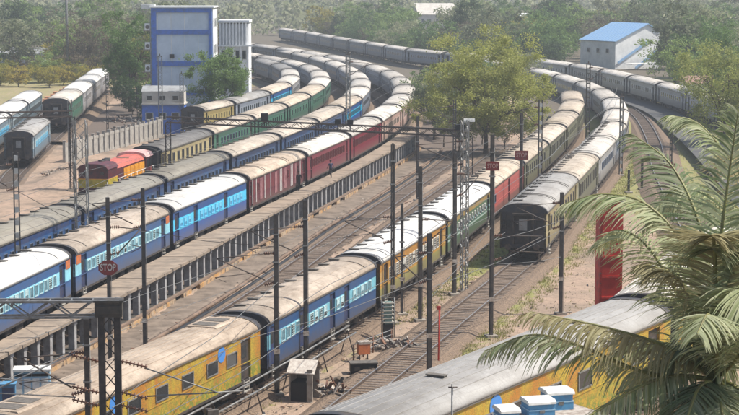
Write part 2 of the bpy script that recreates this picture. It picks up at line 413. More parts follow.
me.materials.append(gm)
tag(ob('ground', me), kind='structure')

def ribbon(m, L_pts, R_pts, zl, zr, mi=0):
    for i in range(len(L_pts)-1):
        a, b2, c2, d = L_pts[i], R_pts[i], R_pts[i+1], L_pts[i+1]
        m.face([(a[0], a[1], zl), (b2[0], b2[1], zr), (c2[0], c2[1], zr), (d[0], d[1], zl)], mi)

bal, t, b = newmat('ballast')
vo = nd(t, 'ShaderNodeTexVoronoi'); vo.inputs['Scale'].default_value = 9
tc = nd(t, 'ShaderNodeTexCoord'); t.links.new(tc.outputs['Object'], vo.inputs['Vector'])
c = mixc(t, vo.outputs['Color'], (.09, .065, .048), (.26, .185, .13)); c = mixc(t, ramp(t, noise(t, .5, 6, .6), [(.35, 0.), (.7, .8)]), c, (.17, .12, .085))
t.links.new(c, b.inputs['Base Color']); b.inputs['Roughness'].default_value = .95; bump(t, b, vo.outputs['Distance'], 1, .06)

SL = MB().box(-1.3, 1.3, -.12, .12, -.2, 0).mesh('sleeper', M['sleeper'])
def track(curve, z, y0, y1, label, parts=0, part_range=None):
    """railway track: ballast bed, two rails, sleepers"""
    root = thing('railway_track', None, None, kind='structure')
    m = MB(); A = curve.off(-2.9, y0, y1); B = curve.off(-1.75, y0, y1); C2 = curve.off(1.75, y0, y1); D2 = curve.off(2.9, y0, y1)
    zb = z-.20
    ribbon(m, A, B, z-.75, zb); ribbon(m, B, C2, zb, zb); ribbon(m, C2, D2, zb, z-.75)
    m.ob('ballast', bal, root)
    for sgn in (-1, 1):
        r = MB(); P = curve.off(sgn*.838, y0, y1); Q = curve.off(sgn*.838-.035, y0, y1); Q2 = curve.off(sgn*.838+.035, y0, y1)
        for i in range(len(P)-1):
            r.beam((*P[i], z-.09), (*P[i+1], z-.09), .09, .14, 0)
        ribbon(r, Q, Q2, z-.016, z-.016, 1)
        r.ob('rail', [M['rail'], M['railtop']], root)
    a = curve.s_at_y(y0); b_ = curve.s_at_y(y1); lo, hi = min(a, b_), max(a, b_)
    n = 0; rest = MB(); d = lo
    pr = part_range
    while d < hi:
        p = curve.at(d); q = curve.at(min(d+.4, curve.s[-1])); ang = atan2(q[1]-p[1], q[0]-p[0])-pi/2
        if pr and pr[0] <= p[1] <= pr[1] and n < 300:
            ob('sleeper', SL, root, (p[0], p[1], z-.168+random.uniform(-.02, .01)), (0, 0, ang+random.uniform(-.02, .02))); n += 1
        else:
            ca, sa_ = cos(ang), sin(ang)
            k = len(rest.v)
            for (u, v) in ((-1.3,-.12),(1.3,-.12),(1.3,.12),(-1.3,.12)): rest.v.append((p[0]+u*ca-v*sa_, p[1]+u*sa_+v*ca, z-.158))
            for (u, v) in ((-1.3,-.12),(1.3,-.12),(1.3,.12),(-1.3,.12)): rest.v.append((p[0]+u*ca-v*sa_, p[1]+u*sa_+v*ca, z-.24))
            rest.f += [(k,k+1,k+2,k+3),(k+4,k+5,k+1,k),(k+5,k+6,k+2,k+1),(k+6,k+7,k+3,k+2),(k+7,k+4,k,k+3)]
            rest.m += [0]*5; rest.sm += [False]*5
        d += .62
    if rest.f: tag(rest.ob('sleeper', M['sleeper'], root), kind='stuff')
    return root
track(CF, 0, 60, 330, 'F')
track(CG, 0, 60, 410, 'G', part_range=(84, 150))
track(CE, Z_E, 60, 525, 'E')
track(CD, Z_D, 80, 490, 'D')
track(CT2, Z_D, 140, 440, 'T2')
track(CT1, Z_D, 236, 415, 'T1')
track(CA, Z_A, 172, 325, 'A'); track(CB, Z_A, 242, 350, 'B'); track(CC, Z_D, 192, 272, 'C')
track(CP, .4, 265, 630, 'P')
track(CR, Z_R, 40, 112, 'R')
track(CH, .25, 125, 315, 'H', part_range=(190, 290))
# pit line between the platform and the front train
CPIT = Curve([(edge_x(y)+5.7, y) for y in range(84, 250, 6)])
track(CPIT, -.35, 86, 244, 'pit', part_range=(120, 240))
CPIT2 = Curve([(edge_x(y)+10.0+max(0, y-190)*.02, y) for y in range(84, 250, 6)])
track(CPIT2, -.12, 130, 244, 'pit2', part_range=(170, 244))

# ---------------------------------------------------------------- platform on columns
pm = mat('platform_deck', (.30, .235, .18), .9, (.18, .145, .115), .9, bm=.4, bscale=8)
colm = mat('platform_column', (.36, .36, .37), .85, (.2, .19, .19), 2)
ledm = mat('kerb_brown', (.22, .15, .11), .9, (.12, .09, .07), 2)
stm, t, b = newmat('stained_stone_wall')
c = mixc(t, ramp(t, noise(t, .35, 5, .7), [(.42, 0.), (.6, 1.)]), (.40, .31, .22), (.50, .27, .09))
c = mixc(t, ramp(t, noise(t, 2.4, 5, .7), [(.5, 0.), (.62, 1.)]), c, (.10, .075, .06)); t.links.new(c, b.inputs['Base Color'])
b.inputs['Roughness'].default_value = .9; bump(t, b, noise(t, 6, 4, .6), .7, .06)
pl = thing('raised_platform', 'long narrow raised concrete platform on grey columns beside the maroon and blue train', 'platform')
ZDK = 1.6
ya, yb = 84, 249
n = 84
Rp = [(edge_x(ya+(yb-ya)*i/n), ya+(yb-ya)*i/n) for i in range(n+1)]
Lp = [(min(max(CE.x(y)+1.72, x-2.5), x-1.5), y) for x, y in Rp]
for i in range(n):
    dz = random.uniform(-.018, .018); m = MB()
    a, b_, c_, d = Lp[i], Rp[i], Rp[i+1], Lp[i+1]; g_ = .022
    lo = [(a[0], a[1]+g_), (b_[0]-.12, b_[1]+g_), (c_[0]-.12, c_[1]-g_), (d[0], d[1]-g_)]
    k = len(m.v); m.v += [(x, y, ZDK-.22) for x, y in lo]+[(x, y, ZDK+dz) for x, y in lo]
    for f in ((0,3,2,1),(4,5,6,7),(0,1,5,4),(1,2,6,5),(2,3,7,6),(3,0,4,7)): m.f.append(f); m.m.append(0); m.sm.append(False)
    m.ob('deck_slab', pm, pl)
slab = MB().box(-.12, .1, -.93, .93, -.14, .045).mesh('edge_slab', pm)
colme = MB().box(-.2, .2, -.2, .2, 0, 1.73).box(-.27, .24, -.26, .26, 1.5, 1.729).mesh('column', colm)
for i in range(n):
    x = (Rp[i][0]+Rp[i+1][0])/2; y = (Rp[i][1]+Rp[i+1][1])/2; a = -atan2(Rp[i+1][0]-Rp[i][0], Rp[i+1][1]-Rp[i][1])
    ob('column', colme, pl, (x-.3, y, -.35+random.uniform(-.0, .0)), (0, 0, a+random.uniform(-.03, .03)))
    ob('edge_slab', slab, pl, (x+.02, y, ZDK-.02+random.uniform(-.02, .02)), (0, 0, a+random.uniform(-.012, .012)))
m = MB()   # inner wall behind the columns, near-black to paint in the shade under the deck
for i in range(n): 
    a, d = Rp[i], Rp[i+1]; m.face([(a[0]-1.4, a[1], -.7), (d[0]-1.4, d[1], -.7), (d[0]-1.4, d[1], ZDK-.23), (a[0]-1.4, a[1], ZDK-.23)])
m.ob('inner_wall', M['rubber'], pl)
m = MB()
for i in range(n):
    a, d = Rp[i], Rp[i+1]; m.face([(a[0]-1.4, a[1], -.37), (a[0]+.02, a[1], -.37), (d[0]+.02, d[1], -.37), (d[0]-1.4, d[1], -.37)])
m.ob('floor_under_deck', mat('shaded_floor', (.05, .045, .04), .95), pl)  # near-black floor: the shade below the deck is in its colour
m = MB()
for i in range(n): m.beam((Rp[i][0]+.12, Rp[i][1], -.36), (Rp[i+1][0]+.12, Rp[i+1][1], -.36), .26, .14)
m.ob('kerb', ledm, pl)
# stained stones of the retaining wall, one by one where they read, in courses
stme = [MB().box(-.09, .13+.04*k, -.94, .94, 0, .56).mesh('stone', stm) for k in range(3)]
for i in range(n):
    x = (Rp[i][0]+Rp[i+1][0])/2; y = (Rp[i][1]+Rp[i+1][1])/2; a = -atan2(Rp[i+1][0]-Rp[i][0], Rp[i+1][1]-Rp[i][1])
    if random.random() > .1: ob('stone', random.choice(stme), pl, (x+.1, y, -.98+random.uniform(-.05, 0)), (0, 0, a+random.uniform(-.03, .03)))
pathm = mat('path_grey', (.21, .165, .13), .95, (.11, .085, .065), .9, bm=.4, bscale=9)
m = MB()
Pl = [(x-.2, y) for x, y in Rp]; Pr = [(x+2.3+random.uniform(-.1, .1), y) for x, y in Rp]
ribbon(m, Pl, Pr, -.76, -.78); ribbon(m, Pr, [(x+.6, y) for x, y in Pr], -.78, -.9)
tag(m.ob('path', pathm), kind='structure')
m = MB(); m.path([(edge_x(y)+3.05, y, -.72) for y in range(88, 250, 4)], .16, 0, 4); tag(m.ob('low_kerb', ledm), 'low brown kerb at the outer side of the grey path', 'kerb')
# drain pipe along the pit line
m = MB(); 
pp = [(edge_x(y)+3.9+sin(y*.1)*.05, y, -.62) for y in range(90, 246, 4)]
m.path(pp, .2); tag(m.ob('drain_pipe', M['black']), 'black drain pipe running along the grey path beside the empty track', 'pipe')
# ---------------------------------------------------------------- coaches
HL = 10.66; HW = 1.60; ZF = 1.0; ZE = 3.42; ZT = 4.03
def roofz(y, top=ZT):
    u = min(1, abs(y)/(HW+.06)); return ZE+(top-ZE)*(1-u**2.5)**(1/1.7)
RY = [-(HW+.06)*cos(pi*i/18) for i in range(19)]
def roof_mesh(ribs, style):
    m = MB(); prof = [(y, roofz(y)) for y in RY]+[(HW-.05, ZE-.03), (-HW+.05, ZE-.03)]
    m.ext(prof, -HL, HL, 0, smooth=True, mc=2)
    # rain gutter
    for s in (-1, 1): m.box(-HL+.02, HL-.02, s*(HW+.045)-.03, s*(HW+.045)+.03, ZE-.05, ZE-.012, 1)
    # cross ribs that follow the roof
    for x in ribs:
        P = [(x, y, roofz(y)+.012) for y in RY[2:-2]]
        for a, b_ in zip(P[:-1], P[1:]): m.beam(a, b_, .07, .05, 1)
    for x in (-HL+.17, HL-.17):
        P = [(x, y, roofz(y)+.006) for y in RY]
        for a, b_ in zip(P[:-1], P[1:]): m.beam(a, b_, .34, .05, 2)
    if style == 'long':
        for y in (-1.15, -.75, -.35, .05, .45, .85, 1.25): m.box(-HL+.4, HL-.4, y-.015, y+.015, roofz(y)-.01, roofz(y)+.018, 0)
    else:
        for y in (-.72, .3): m.box(-HL+2.2, HL-2.2, y-.014, y+.014, roofz(y)-.01, roofz(y)+.014, 0)
        x = -HL+1.8
        while x < HL-1.5:   # sheet joints
            P = [(x, y, roofz(y)+.002) for y in RY[1:-1]]
            for a, b_ in zip(P[:-1], P[1:]): m.beam(a, b_, .03, .016, 0)
            x += 3.05
    return m
def body_mesh(doors, front=True):
    m = MB()
    for s in (-1, 1):
        xs_ = [-HL]
        for d in sorted(doors): xs_ += [d-.55, d+.55]
        xs_.append(HL)
        for i in range(0, len(xs_), 2):
            a, b_ = xs_[i], xs_[i+1]; y = s*HW
            q = [(a, y, ZF), (b_, y, ZF), (b_, y, ZE), (a, y, ZE)]; m.face(q if s < 0 else q[::-1], 0)
            for xx in (a, b_):
                q = [(xx, y, ZF), (xx, y-s*.16, ZF), (xx, y-s*.16, ZE), (xx, y, ZE)]; m.face(q, 0)
        for d in doors:
            y = s*HW
            q = [(d-.55, y, ZE-.22), (d+.55, y, ZE-.22), (d+.55, y, ZE), (d-.55, y, ZE)]; m.face(q if s < 0 else q[::-1], 0)
            m.face([(d-.55, y, ZE-.22), (d+.55, y, ZE-.22), (d+.55, y-s*.16, ZE-.22), (d-.55, y-s*.16, ZE-.22)], 0)
        m.box(-HL+.03, HL-.03, s*(HW+.012)-.012, s*(HW+.012)+.012, 1.93, 1.97, 0)
        m.box(-HL+.03, HL-.03, s*(HW-.03)-.06, s*(HW-.03)+.035, ZF-.10, ZF+.03, 1)
    for x, s in ((-HL, -1), (HL, 1)):
        q = [(x, -HW, ZF), (x, HW, ZF), (x, HW, ZE), (x, -HW, ZE)]; m.face(q[::-1] if s < 0 else q, 2)
    m.face([(-HL, -HW, ZF), (-HL, HW, ZF), (HL, HW, ZF), (HL, -HW, ZF)], 1)
    return m
def gang_mesh():
    m = MB()
    prof = [(-1.25, 1.3)]+[(y*.80, 1.3+(roofz(y)-1.3)*.95) for y in RY]+[(1.25, 1.3)]
    for k in range(5): 
        s = 1-(k % 2)*.05; m.ext([(y*s, 2.4+(z-2.4)*s) for y, z in prof], k*.1, k*.1+.095, 0)
    return m.mesh('gangway', M['rubber'])
GANG = gang_mesh()
def bogie_mesh():
    m = MB()
    for s in (-1, 1):
        m.box(-1.7, 1.7, s*1.08-.07, s*1.08+.07, .48, .72, 0); m.box(-.5, .5, s*1.2-.08, s*1.2+.08, .35, .9, 0)
        for x in (-1.45, 1.45): m.box(x-.2, x+.2, s*1.1-.12, s*1.1+.12, .32, .62, 0); m.tube((x, s*1.22, .62), (x, s*1.22, 1.0), .09, 0, 8)
    m.box(-.35, .35, -1.3, 1.3, .6, .85, 0)
    for x in (-1.45, 1.45): m.tube((x, -.9, .457), (x, .9, .457), .08, 0, 6)
    return m.mesh('bogie', M['under'])
BOG = bogie_mesh()
_m = MB(); _m.tube((0, -.07, 0), (0, .07, 0), .457, 0, 16); _m.tube((0, -.1, 0), (0, -.06, 0), .49, 0, 16); WHL = _m.mesh('wheel', M['steel'])
def under_mesh():
    m = MB()
    for x, w_, h in ((-2.6, 1.5, .55), (-.4, 1.0, .45), (1.5, 1.3, .6), (3.2, .8, .4)):
        for s in (-1, 1): m.box(x-w_/2, x+w_/2, s*1.1-.32, s*1.1+.32, ZF-h-.02, ZF-.0, 0)
    m.box(-HL+.1, HL-.1, -.14, .14, .82, ZF-.01, 0); m.tube((-1.5, 0, .62), (.9, 0, .62), .22, 0, 8)
    for x in (-4.4, 4.6): m.path([(x-.9, -1.45, .95), (x, -1.45, .55), (x+.9, -1.45, .95)], .035, 0, 4)
    return m.mesh('underframe_equipment', M['under'])
UND = under_mesh()
def win_mesh(kind, w_, h, mats):
    m = MB(); t_ = .055; D = .045   # in xz plane, facing -y
    m.box(-w_/2, w_/2, -D, 0, h/2-t_, h/2, 0); m.box(-w_/2, w_/2, -D, 0, -h/2, -h/2+t_, 0)
    m.box(-w_/2, -w_/2+t_, -D, 0, -h/2+t_, h/2-t_, 0); m.box(w_/2-t_, w_/2, -D, 0, -h/2+t_, h/2-t_, 0)
    m.box(-w_/2+t_, w_/2-t_, -.018, .002, -h/2+t_, h/2-t_, 1)
    if kind == 'bars':
        for k in range(1, 5): z = -h/2+k*h/5; m.box(-w_/2+t_, w_/2-t_, -.036, -.02, z-.012, z+.012, 0)
        m.box(-.02, .02, -.037, -.019, -h/2+t_, h/2-t_, 0)
    if kind == 'shut':       # shutter half down
        m.box(-w_/2+t_, w_/2-t_, -.034, -.02, -.02, h/2-t_, 2)
        for k in range(4): z = -.02+k*.1; m.box(-w_/2+t_, w_/2-t_, -.04, -.03, z, z+.025, 2)
    return m.mesh('window', mats)
W = {
 'blue': [win_mesh('plain', .62, .70, [M['frame'], M['shut']]), win_mesh('shut', .62, .70, [M['frame'], M['glass'], M['frame']]), win_mesh('plain', .62, .70, [M['frame'], M['shut']]), win_mesh('shut', .62, .70, [M['frame'], M['shut'], M['frame']]), win_mesh('bars', .62, .70, [M['frame'], M['glass'], M['frame']])],
 'cyan': [win_mesh('shut', .7, .62, [M['cyanf'], M['cyand'], M['cyanf']])],
 'ac': [win_mesh('plain', 1.15, .72, [M['galv'], M['glass']])],
 'white': [win_mesh('bars', .78, .86, [M['framew'], M['glass'], M['framew']]), win_mesh('shut', .78, .86, [M['framew'], M['glass'], M['framew']])],
 'maroon': [win_mesh('bars', .62, .80, [M['framem'], M['black'], M['framem']])],
 'brown': [win_mesh('plain', .85, 1.05, [M['vent'], M['black']])],
 'greyw': [win_mesh('plain', .70, .75, [M['framed'], M['glass']])],
 'green': [win_mesh('shut', .62, .62, [M['framew'], M['glass'], M['greyroof']])],
}
def slab(name, w_, z0, z1, mat_, d=.02): return MB().box(-w_/2, w_/2, -d, 0, z0, z1).mesh(name, mat_)
DOOR = {}
for k in ('door_b', 'door_d', 'door_m'):
    m = MB(); m.box(-.53, .53, -.03, 0, ZF+.05, ZE-.22, 0); m.box(-.25, .25, -.05, -.02, 2.2, 2.85, 1); m.tube((-.47, -.07, 1.4), (-.47, -.07, 2.4), .018, 2, 5)
    m.box(-.4, .4, -.045, -.02, 1.25, 1.95, 0); DOOR[k] = m.mesh('door', [M[k], M['glass'], M['galv']])
m = MB()
for k in range(3): m.box(-.28, .28, -.14+k*.03, .1, .42+k*.24, .46+k*.24, 0)
for s in (-1, 1): m.box(s*.3-.02, s*.3+.02, -.06, .04, .38, 1.1, 0)
STEP = m.mesh('step', M['step'])
m = MB(); m.box(-.10, .10, -.33, .33, -.02, .075, 0); m.box(-.13, .13, -.36, .36, .075, .10, 0); VENT = m.mesh('roof_vent', M['vent'])
m = MB(); m.ext([(-.9, 0), (-.8, .07), (.8, .07), (.9, 0)], -1.2, 1.2, 0); 
for x in (-.95, .1): m.box(x, x+.8, -.6, .6, .065, .095, 1)
ACU = m.mesh('air_conditioner', [RF['beige'], M['vent']])
m = MB(); m.tube((0, 0, 0), (0, .02, 0), .4, 0, 24, smooth=False); EMB = m.mesh('emblem', M['emblem'])
BUF = MB().tube((0, 0, 0), (.42, 0, 0), .09, 0, 8).tube((.42, 0, 0), (.48, 0, 0), .22, 0, 12).mesh('buffer', M['steel'])
m = MB(); m.box(-.12, .45, -.12, .12, -.15, .15); m.tube((.4, 0, 0), (.55, 0, -.1), .08, 0, 6); CPL = m.mesh('coupler', M['steel'])
m = MB()   # end wall furniture: vestibule frame, door, two end windows, ladder and lamp
m.box(0, .28, -.72, -.6, 1.25, 3.25, 0); m.box(0, .28, .6, .72, 1.25, 3.25, 0); m.box(0, .28, -.72, .72, 3.25, 3.4, 0)
m.box(0, .05, -.59, .59, 1.25, 3.24, 2); m.box(.05, .08, -.28, .28, 2.2, 3.0, 3); m.box(.05, .07, -.4, .4, 1.4, 2.05, 0)
for s in (-1, 1): m.box(0, .04, s*1.15-.26, s*1.15+.26, 2.3, 2.9, 1)
for k in range(8): m.box(.05, .09, -1.5, -1.2, 1.2+k*.27, 1.23+k*.27, 0)
for yy in (-1.5, -1.2): m.box(.05, .09, yy-.015, yy+.015, 1.1, 3.4, 0)
VES = m.mesh('end_vestibule', [M['under'], M['glass'], M['rubber'], M['greyroof']])
endm = mat('coach_end', (.035, .038, .05), .8, (.075, .06, .05), 2)  # end walls near-black, their shade put into the colour
KIT = {}
def kit(body, roof, win, doors, wins, vents, doorm='door_b', style='ribs', extra=None, hi=1):
    key = (body, roof, win, tuple(doors), tuple(wins), vents, style, hi, extra, doorm)
    if key in KIT: return KIT[key]
    K = []
    ribs = [-HL+.35, HL-.35, -HL+2.3, HL-2.3] if style == 'ribs' else [-HL+.35, HL-.35]
    if style == 'van': ribs += [-HL+5.5, -HL+6.1, 3.4, 4.2]
    K.append(('body', body_mesh(doors).mesh('body', [L_[body], M['under'], endm]), (0, 0, 0), 0, []))
    K.append(('roof', roof_mesh(ribs, style).mesh('roof', [RF[roof], M['vent'] if roof != 'white' else M['galv'], endm]), (0, 0, 0), 0, []))
    K.append(('gangway', GANG, (HL, 0, 0), 0, [])); K.append(('gangway', GANG, (-HL, 0, 0), pi, []))
    K.append(('underframe_equipment', UND, (0, 0, 0), 0, []))
    whl = [('wheel', WHL, (x, s*.82, .457), 0) for x in (-1.45, 1.45) for s in (-1, 1)] if hi > 1 else []
    for x in (-7.4, 7.4): K.append(('bogie', BOG, (x, 0, 0), 0, whl))
    wz = {'ac': 2.45, 'maroon': 2.55, 'brown': 2.45, 'cyan': 2.32}.get(win, 2.38)
    if hi:
        for d in doors:
            for s in (-1, 1):
                K.append(('door', DOOR[doorm], (d, s*(HW-.14), 0), 0 if s < 0 else pi, []))
                if hi > 1 and s < 0: K.append(('step', STEP, (d, s*(HW-.02), 0), 0, []))
        for i, x in enumerate(wins):
            for s in (-1, 1):
                K.append(('window', W[win][(i*7+i//3) % len(W[win])], (x, s*(HW+.001), wz), 0 if s < 0 else pi, []))
        if vents:
            n = 9 if style != 'long' else 2
            for i in range(n):
                x = -HL+1.9+i*(2*HL-3.8)/(n-1) if n > 2 else (-5.0, 5.0)[i]
                y = .62 if style != 'long' else 0
                K.append(('roof_vent', VENT, (x, y, roofz(y)), 0, []))
        if extra == 'ac':
            K.append(('air_conditioner', ACU, (HL-2.0, .15, roofz(.3)-.03), 0, [])); K.append(('air_conditioner', ACU, (-HL+2.0, .15, roofz(.3)-.03), 0, []))
    else:
        m = MB()
        for s in (-1, 1):
            for x in wins: m.box(x-.33, x+.33, s*HW-.02, s*HW+.02, wz-.32, wz+.32)
        K.append(('window', m.mesh('window', M['glass']), (0, 0, 0), 0, []))
    if extra == 'panel':
        P = MB().box(-.42, .42, -.015, .015, 2.74, 3.3).mesh('orange_panel', M['orange'])
        for x in (-HL+.6, HL-.6): K.append(('orange_panel', P, (x, -HW-.012, 0), 0, [])); 
    if extra in ('ac', 'emblem'):
        for x in (-3.9, 6.3): K.append(('emblem', EMB, (x, -HW-.022, 2.95), 0, []))
    if extra == 'van':
        P1 = MB().box(-.45, .45, -.03, .01, 1.3, 3.2).mesh('sliding_door', [mat('faded_pink_panel', (.28, .13, .14), .7, (.16, .06, .07), 3)])
        P2 = MB().box(-.07, .07, -.04, .01, 1.25, 3.3).mesh('white_post', M['white'])
        for x in (-6.6, -1.2, 2.4, 6.6): K.append(('sliding_door', P1, (x, -HW, 0), 0, []))
        for x in (-9.6, -8.3, -5.3, -3.2, .4, 1.0, 4.6, 5.2, 8.4): K.append(('white_post', P2, (x, -HW, 0), 0, []))
    KIT[key] = K
    return K
def place(kitl, cx, cy, z, ang, label, group, name='railway_coach', cat='railway coach', front=None, skip=(), sx=1, sy=1):
    r = thing(name, label, cat, (cx, cy, z), ang, group)
    r.scale = (sx, sy, sy)
    for n_, me_, loc, rz, ch in kitl:
        if n_ in skip: continue
        if n_ == 'gangway' and front and ((front == 'near' and loc[0] < 0) or (front == 'far' and loc[0] > 0)): continue
        o = ob(n_, me_, r, loc, (0, 0, rz))
        if n_ == 'window' and len(me_.vertices) > 130: o['kind'] = 'stuff'
        for (n2, m2, l2, r2) in ch: ob(n2, m2, o, l2, (0, 0, r2))
    if front:
        s = -1 if front == 'near' else 1
        ob('end_vestibule', VES, r, (s*HL, 0, 0), (0, 0, pi if s < 0 else 0))
        for yy in (-.98, .98): ob('buffer', BUF, r, (s*HL, yy, 1.1), (0, 0, pi if s < 0 else 0))
        ob('coupler', CPL, r, (s*(HL+.02), 0, .92), (0, 0, pi if s < 0 else 0))
    return r
def win_x(doors, pitch, lo=-HL+.9, hi=HL-.9, clear=.95):
    out = []; x = lo
    while x <= hi:
        if all(abs(x-d) > clear for d in doors): out.append(round(x, 3))
        x += pitch
    return out
E_D = (-9.0, 9.0)                # end doors
M_D = (-9.3, -4.7, 4.1, 9.3)     # suburban style extra doors
def spec(kind, hi=1):
    if kind == 'duronto': return kit('duronto', 'beige', 'ac', E_D, (-7.2, -4.7, -2.2, .3, 2.8, 5.3, 7.4), False, 'door_d', 'long', 'ac', hi)
    if kind == 'duronto_grey': return kit('duronto', 'grey', 'ac', E_D, (-7.2, -4.7, -2.2, .3, 2.8, 5.3, 7.4), True, 'door_d', 'long', 'emblem', hi)
    if kind == 'duronto_pale': return kit('duronto', 'greyw', 'ac', E_D, (-7.2, -4.7, -2.2, .3, 2.8, 5.3, 7.4), True, 'door_d', 'long', 'emblem', hi)
    if kind == 'blue_b': return kit('blueband', 'beige', 'blue', (-9.6, -4.4, 1.2, 4.2), win_x((-9.6, -4.4, 1.2, 4.2), .86), True, 'door_b', 'ribs', None, hi)
    if kind == 'orange': return kit('orangeg', 'white', 'white', E_D, win_x(E_D, 1.02), True, 'door_d', 'ribs', None, hi)
    if kind == 'greens': return kit('greens', 'white', 'green', E_D, win_x(E_D, 1.3), True, 'door_d', 'ribs', None, hi)
    if kind == 'redtop': return kit('redtop', 'cream', 'greyw', (-9.9, 0, 9.9), (-9.2,), True, 'door_m', 'ribs', None, hi)
    if kind == 'greyg': return kit('greyg', 'cream', 'brown', E_D, win_x(E_D, 1.9), True, 'door_d', 'ribs', None, hi)
    if kind == 'blue_w': return kit('blueband', 'white', 'blue', E_D, win_x(E_D, .86), True, 'door_b', 'ribs', 'panel', hi)
    if kind == 'blue_c': return kit('blueband', 'beige', 'blue', E_D, win_x(E_D, .86), True, 'door_b', 'ribs', 'panel', hi)
    if kind == 'cyan_w': return kit('cyanband', 'white', 'cyan', (-9.7, -4.7, 4.1), win_x((-9.7, -4.7, 4.1), 1.1), True, 'door_b', 'ribs', None, hi)
    if kind == 'van': return kit('maroon', 'beige', 'maroon', (-10.0, 9.8), (-7.6, 3.6, 7.4), True, 'door_m', 'van', 'van', hi)
    if kind == 'maroon': return kit('maroon', 'greyw', 'maroon', E_D, win_x(E_D, .86), True, 'door_m', 'ribs', None, hi)
    if kind == 'dust': return kit('dustpink', 'greyw', 'greyw', E_D, win_x(E_D, 1.5), True, 'door_m', 'ribs', None, hi)
    if kind == 'blue_o': return kit('blueplain', 'olive', 'greyw', E_D, win_x(E_D, 1.3), True, 'door_b', 'ribs', None, hi)
    if kind == 'blue_be': return kit('blueplain', 'cream', 'greyw', E_D, win_x(E_D, 1.3), True, 'door_b', 'ribs', None, hi)
    if kind == 'cream_d': return kit('cream', 'dark', 'brown', (-9.9, 9.9), win_x((-9.9, 9.9), 1.9), True, 'door_d', 'ribs', None, hi)
    if kind == 'green': return kit('green', 'cream', 'greyw', E_D, win_x(E_D, 1.5), True, 'door_d', 'ribs', None, hi)
    if kind == 'green_g': return kit('green', 'greyw', 'greyw', E_D, win_x(E_D, 1.5), True, 'door_d', 'ribs', None, hi)
    if kind == 'yellow': return kit('yellowc', 'cream', 'greyw', E_D, win_x(E_D, 1.9), True, 'door_d', 'ribs', None, hi)
    if kind == 'bluegr': return kit('greyblue', 'grey', 'greyw', E_D, win_x(E_D, 1.3), True, 'door_b', 'ribs', None, hi)
    if kind == 'cyan_c': return kit('cyanband', 'cream', 'cyan', E_D, win_x(E_D, 1.1), True, 'door_b', 'ribs', None, hi)
    if kind == 'greyb': return kit('greyblue', 'greyw', 'greyw', E_D, win_x(E_D, 1.3), True, 'door_b', 'ribs', None, hi)
    if kind == 'greyw': return kit('greyw', 'greyw', 'greyw', E_D, win_x(E_D, 1.5), True, 'door_b', 'ribs', None, hi)
    if kind == 'cream_c': return kit('cream', 'cream', 'brown', E_D, win_x(E_D, 1.9), True, 'door_d', 'ribs', None, hi)
    if kind == 'cream_o': return kit('cream', 'grey', 'brown', E_D, win_x(E_D, 1.9), True, 'door_d', 'van', None, hi)
    if kind == 'greyb_w': return kit('greyw', 'white', 'greyw', E_D, win_x(E_D, 1.5), False, 'door_b', 'ribs', None, hi)
    if kind == 'pale_w': return kit('bluecream', 'white', 'cyan', E_D, win_x(E_D, 1.1), True, 'door_b', 'ribs', None, hi)
    if kind == 'pale_o': return kit('bluecream', 'grey', 'cyan', E_D, win_x(E_D, 1.5), True, 'door_b', 'ribs', None, hi)
KW = {'cream_o': 'grey-roofed cream coach with dark end wall', 'greyb_w': 'white-roofed pale grey coach', 'duronto': 'beige-roofed yellow and orange coach', 'duronto_grey': 'grey-roofed yellow and orange coach', 'duronto_pale': 'pale-roofed yellow and orange coach',
 'blue_b': 'beige-roofed blue coach with pale window band', 'orange': 'white-roofed orange coach with white window frames', 'greens': 'white-roofed green coach with pale stripes',
 'redtop': 'cream-roofed faded red coach', 'greyg': 'cream-roofed grey-green coach', 'blue_w': 'white-roofed blue coach with pale window band', 'blue_c': 'beige-roofed blue coach with orange end panels',
 'cyan_w': 'white-roofed blue coach with bright cyan band', 'van': 'maroon coach with pale posts and sliding doors', 'maroon': 'maroon coach with pale grey roof', 'dust': 'dusty pink coach with pale roof',
 'blue_o': 'olive-grey-roofed blue coach', 'blue_be': 'cream-roofed blue coach', 'cream_d': 'dark-roofed cream coach with brown windows', 'green': 'cream-roofed green coach', 'green_g': 'grey-roofed green coach',
 'yellow': 'yellow coach with cream roof', 'bluegr': 'grey-blue coach with grey roof', 'cyan_c': 'cream-roofed blue and cyan coach', 'greyb': 'grey-blue coach with pale roof', 'greyw': 'pale grey coach',
 'cream_c': 'cream coach with cream roof', 'pale_w': 'white-roofed pale blue coach', 'pale_o': 'grey-roofed pale blue coach'}
ORD = ['first', 'second', 'third', 'fourth', 'fifth', 'sixth', 'seventh', 'eighth', 'ninth', 'tenth', 'eleventh', 'twelfth', 'thirteenth', 'fourteenth', 'fifteenth', 'sixteenth', 'seventeenth', 'eighteenth', 'nineteenth', 'twentieth', 'twenty-first', 'twenty-second', 'twenty-third']
def train(curve, z, s0, kinds, where, group, front=None, back=None, hi_y=235, hi2=(0, 0), first=0, sxs={}, sy={}):
    """coaches one behind the other from arc length s0; where = how the label ends"""
    sc = s0
    for i, k in enumerate(kinds):
        sx = sxs.get(i, 1); Lc = 21.3*sx; a = curve.at(sc+.5); b_ = curve.at(sc+.5+Lc); sc += Lc+1
        cx, cy = (a[0]+b_[0])/2, (a[1]+b_[1])/2
        ang = atan2(b_[1]-a[1], b_[0]-a[0])
        hi = 2 if hi2[0] <= cy <= hi2[1] else (1 if cy < hi_y else 0)
        fr = 'near' if (i == 0 and front) else ('far' if (i == len(kinds)-1 and back) else None)
        place(spec(k, hi), cx, cy, z, ang, '%s, %s from the near end %s' % (KW[k], ORD[i+first], where), group, front=fr, sx=sx, sy=sy.get(i, 1))
P_ = 22.3
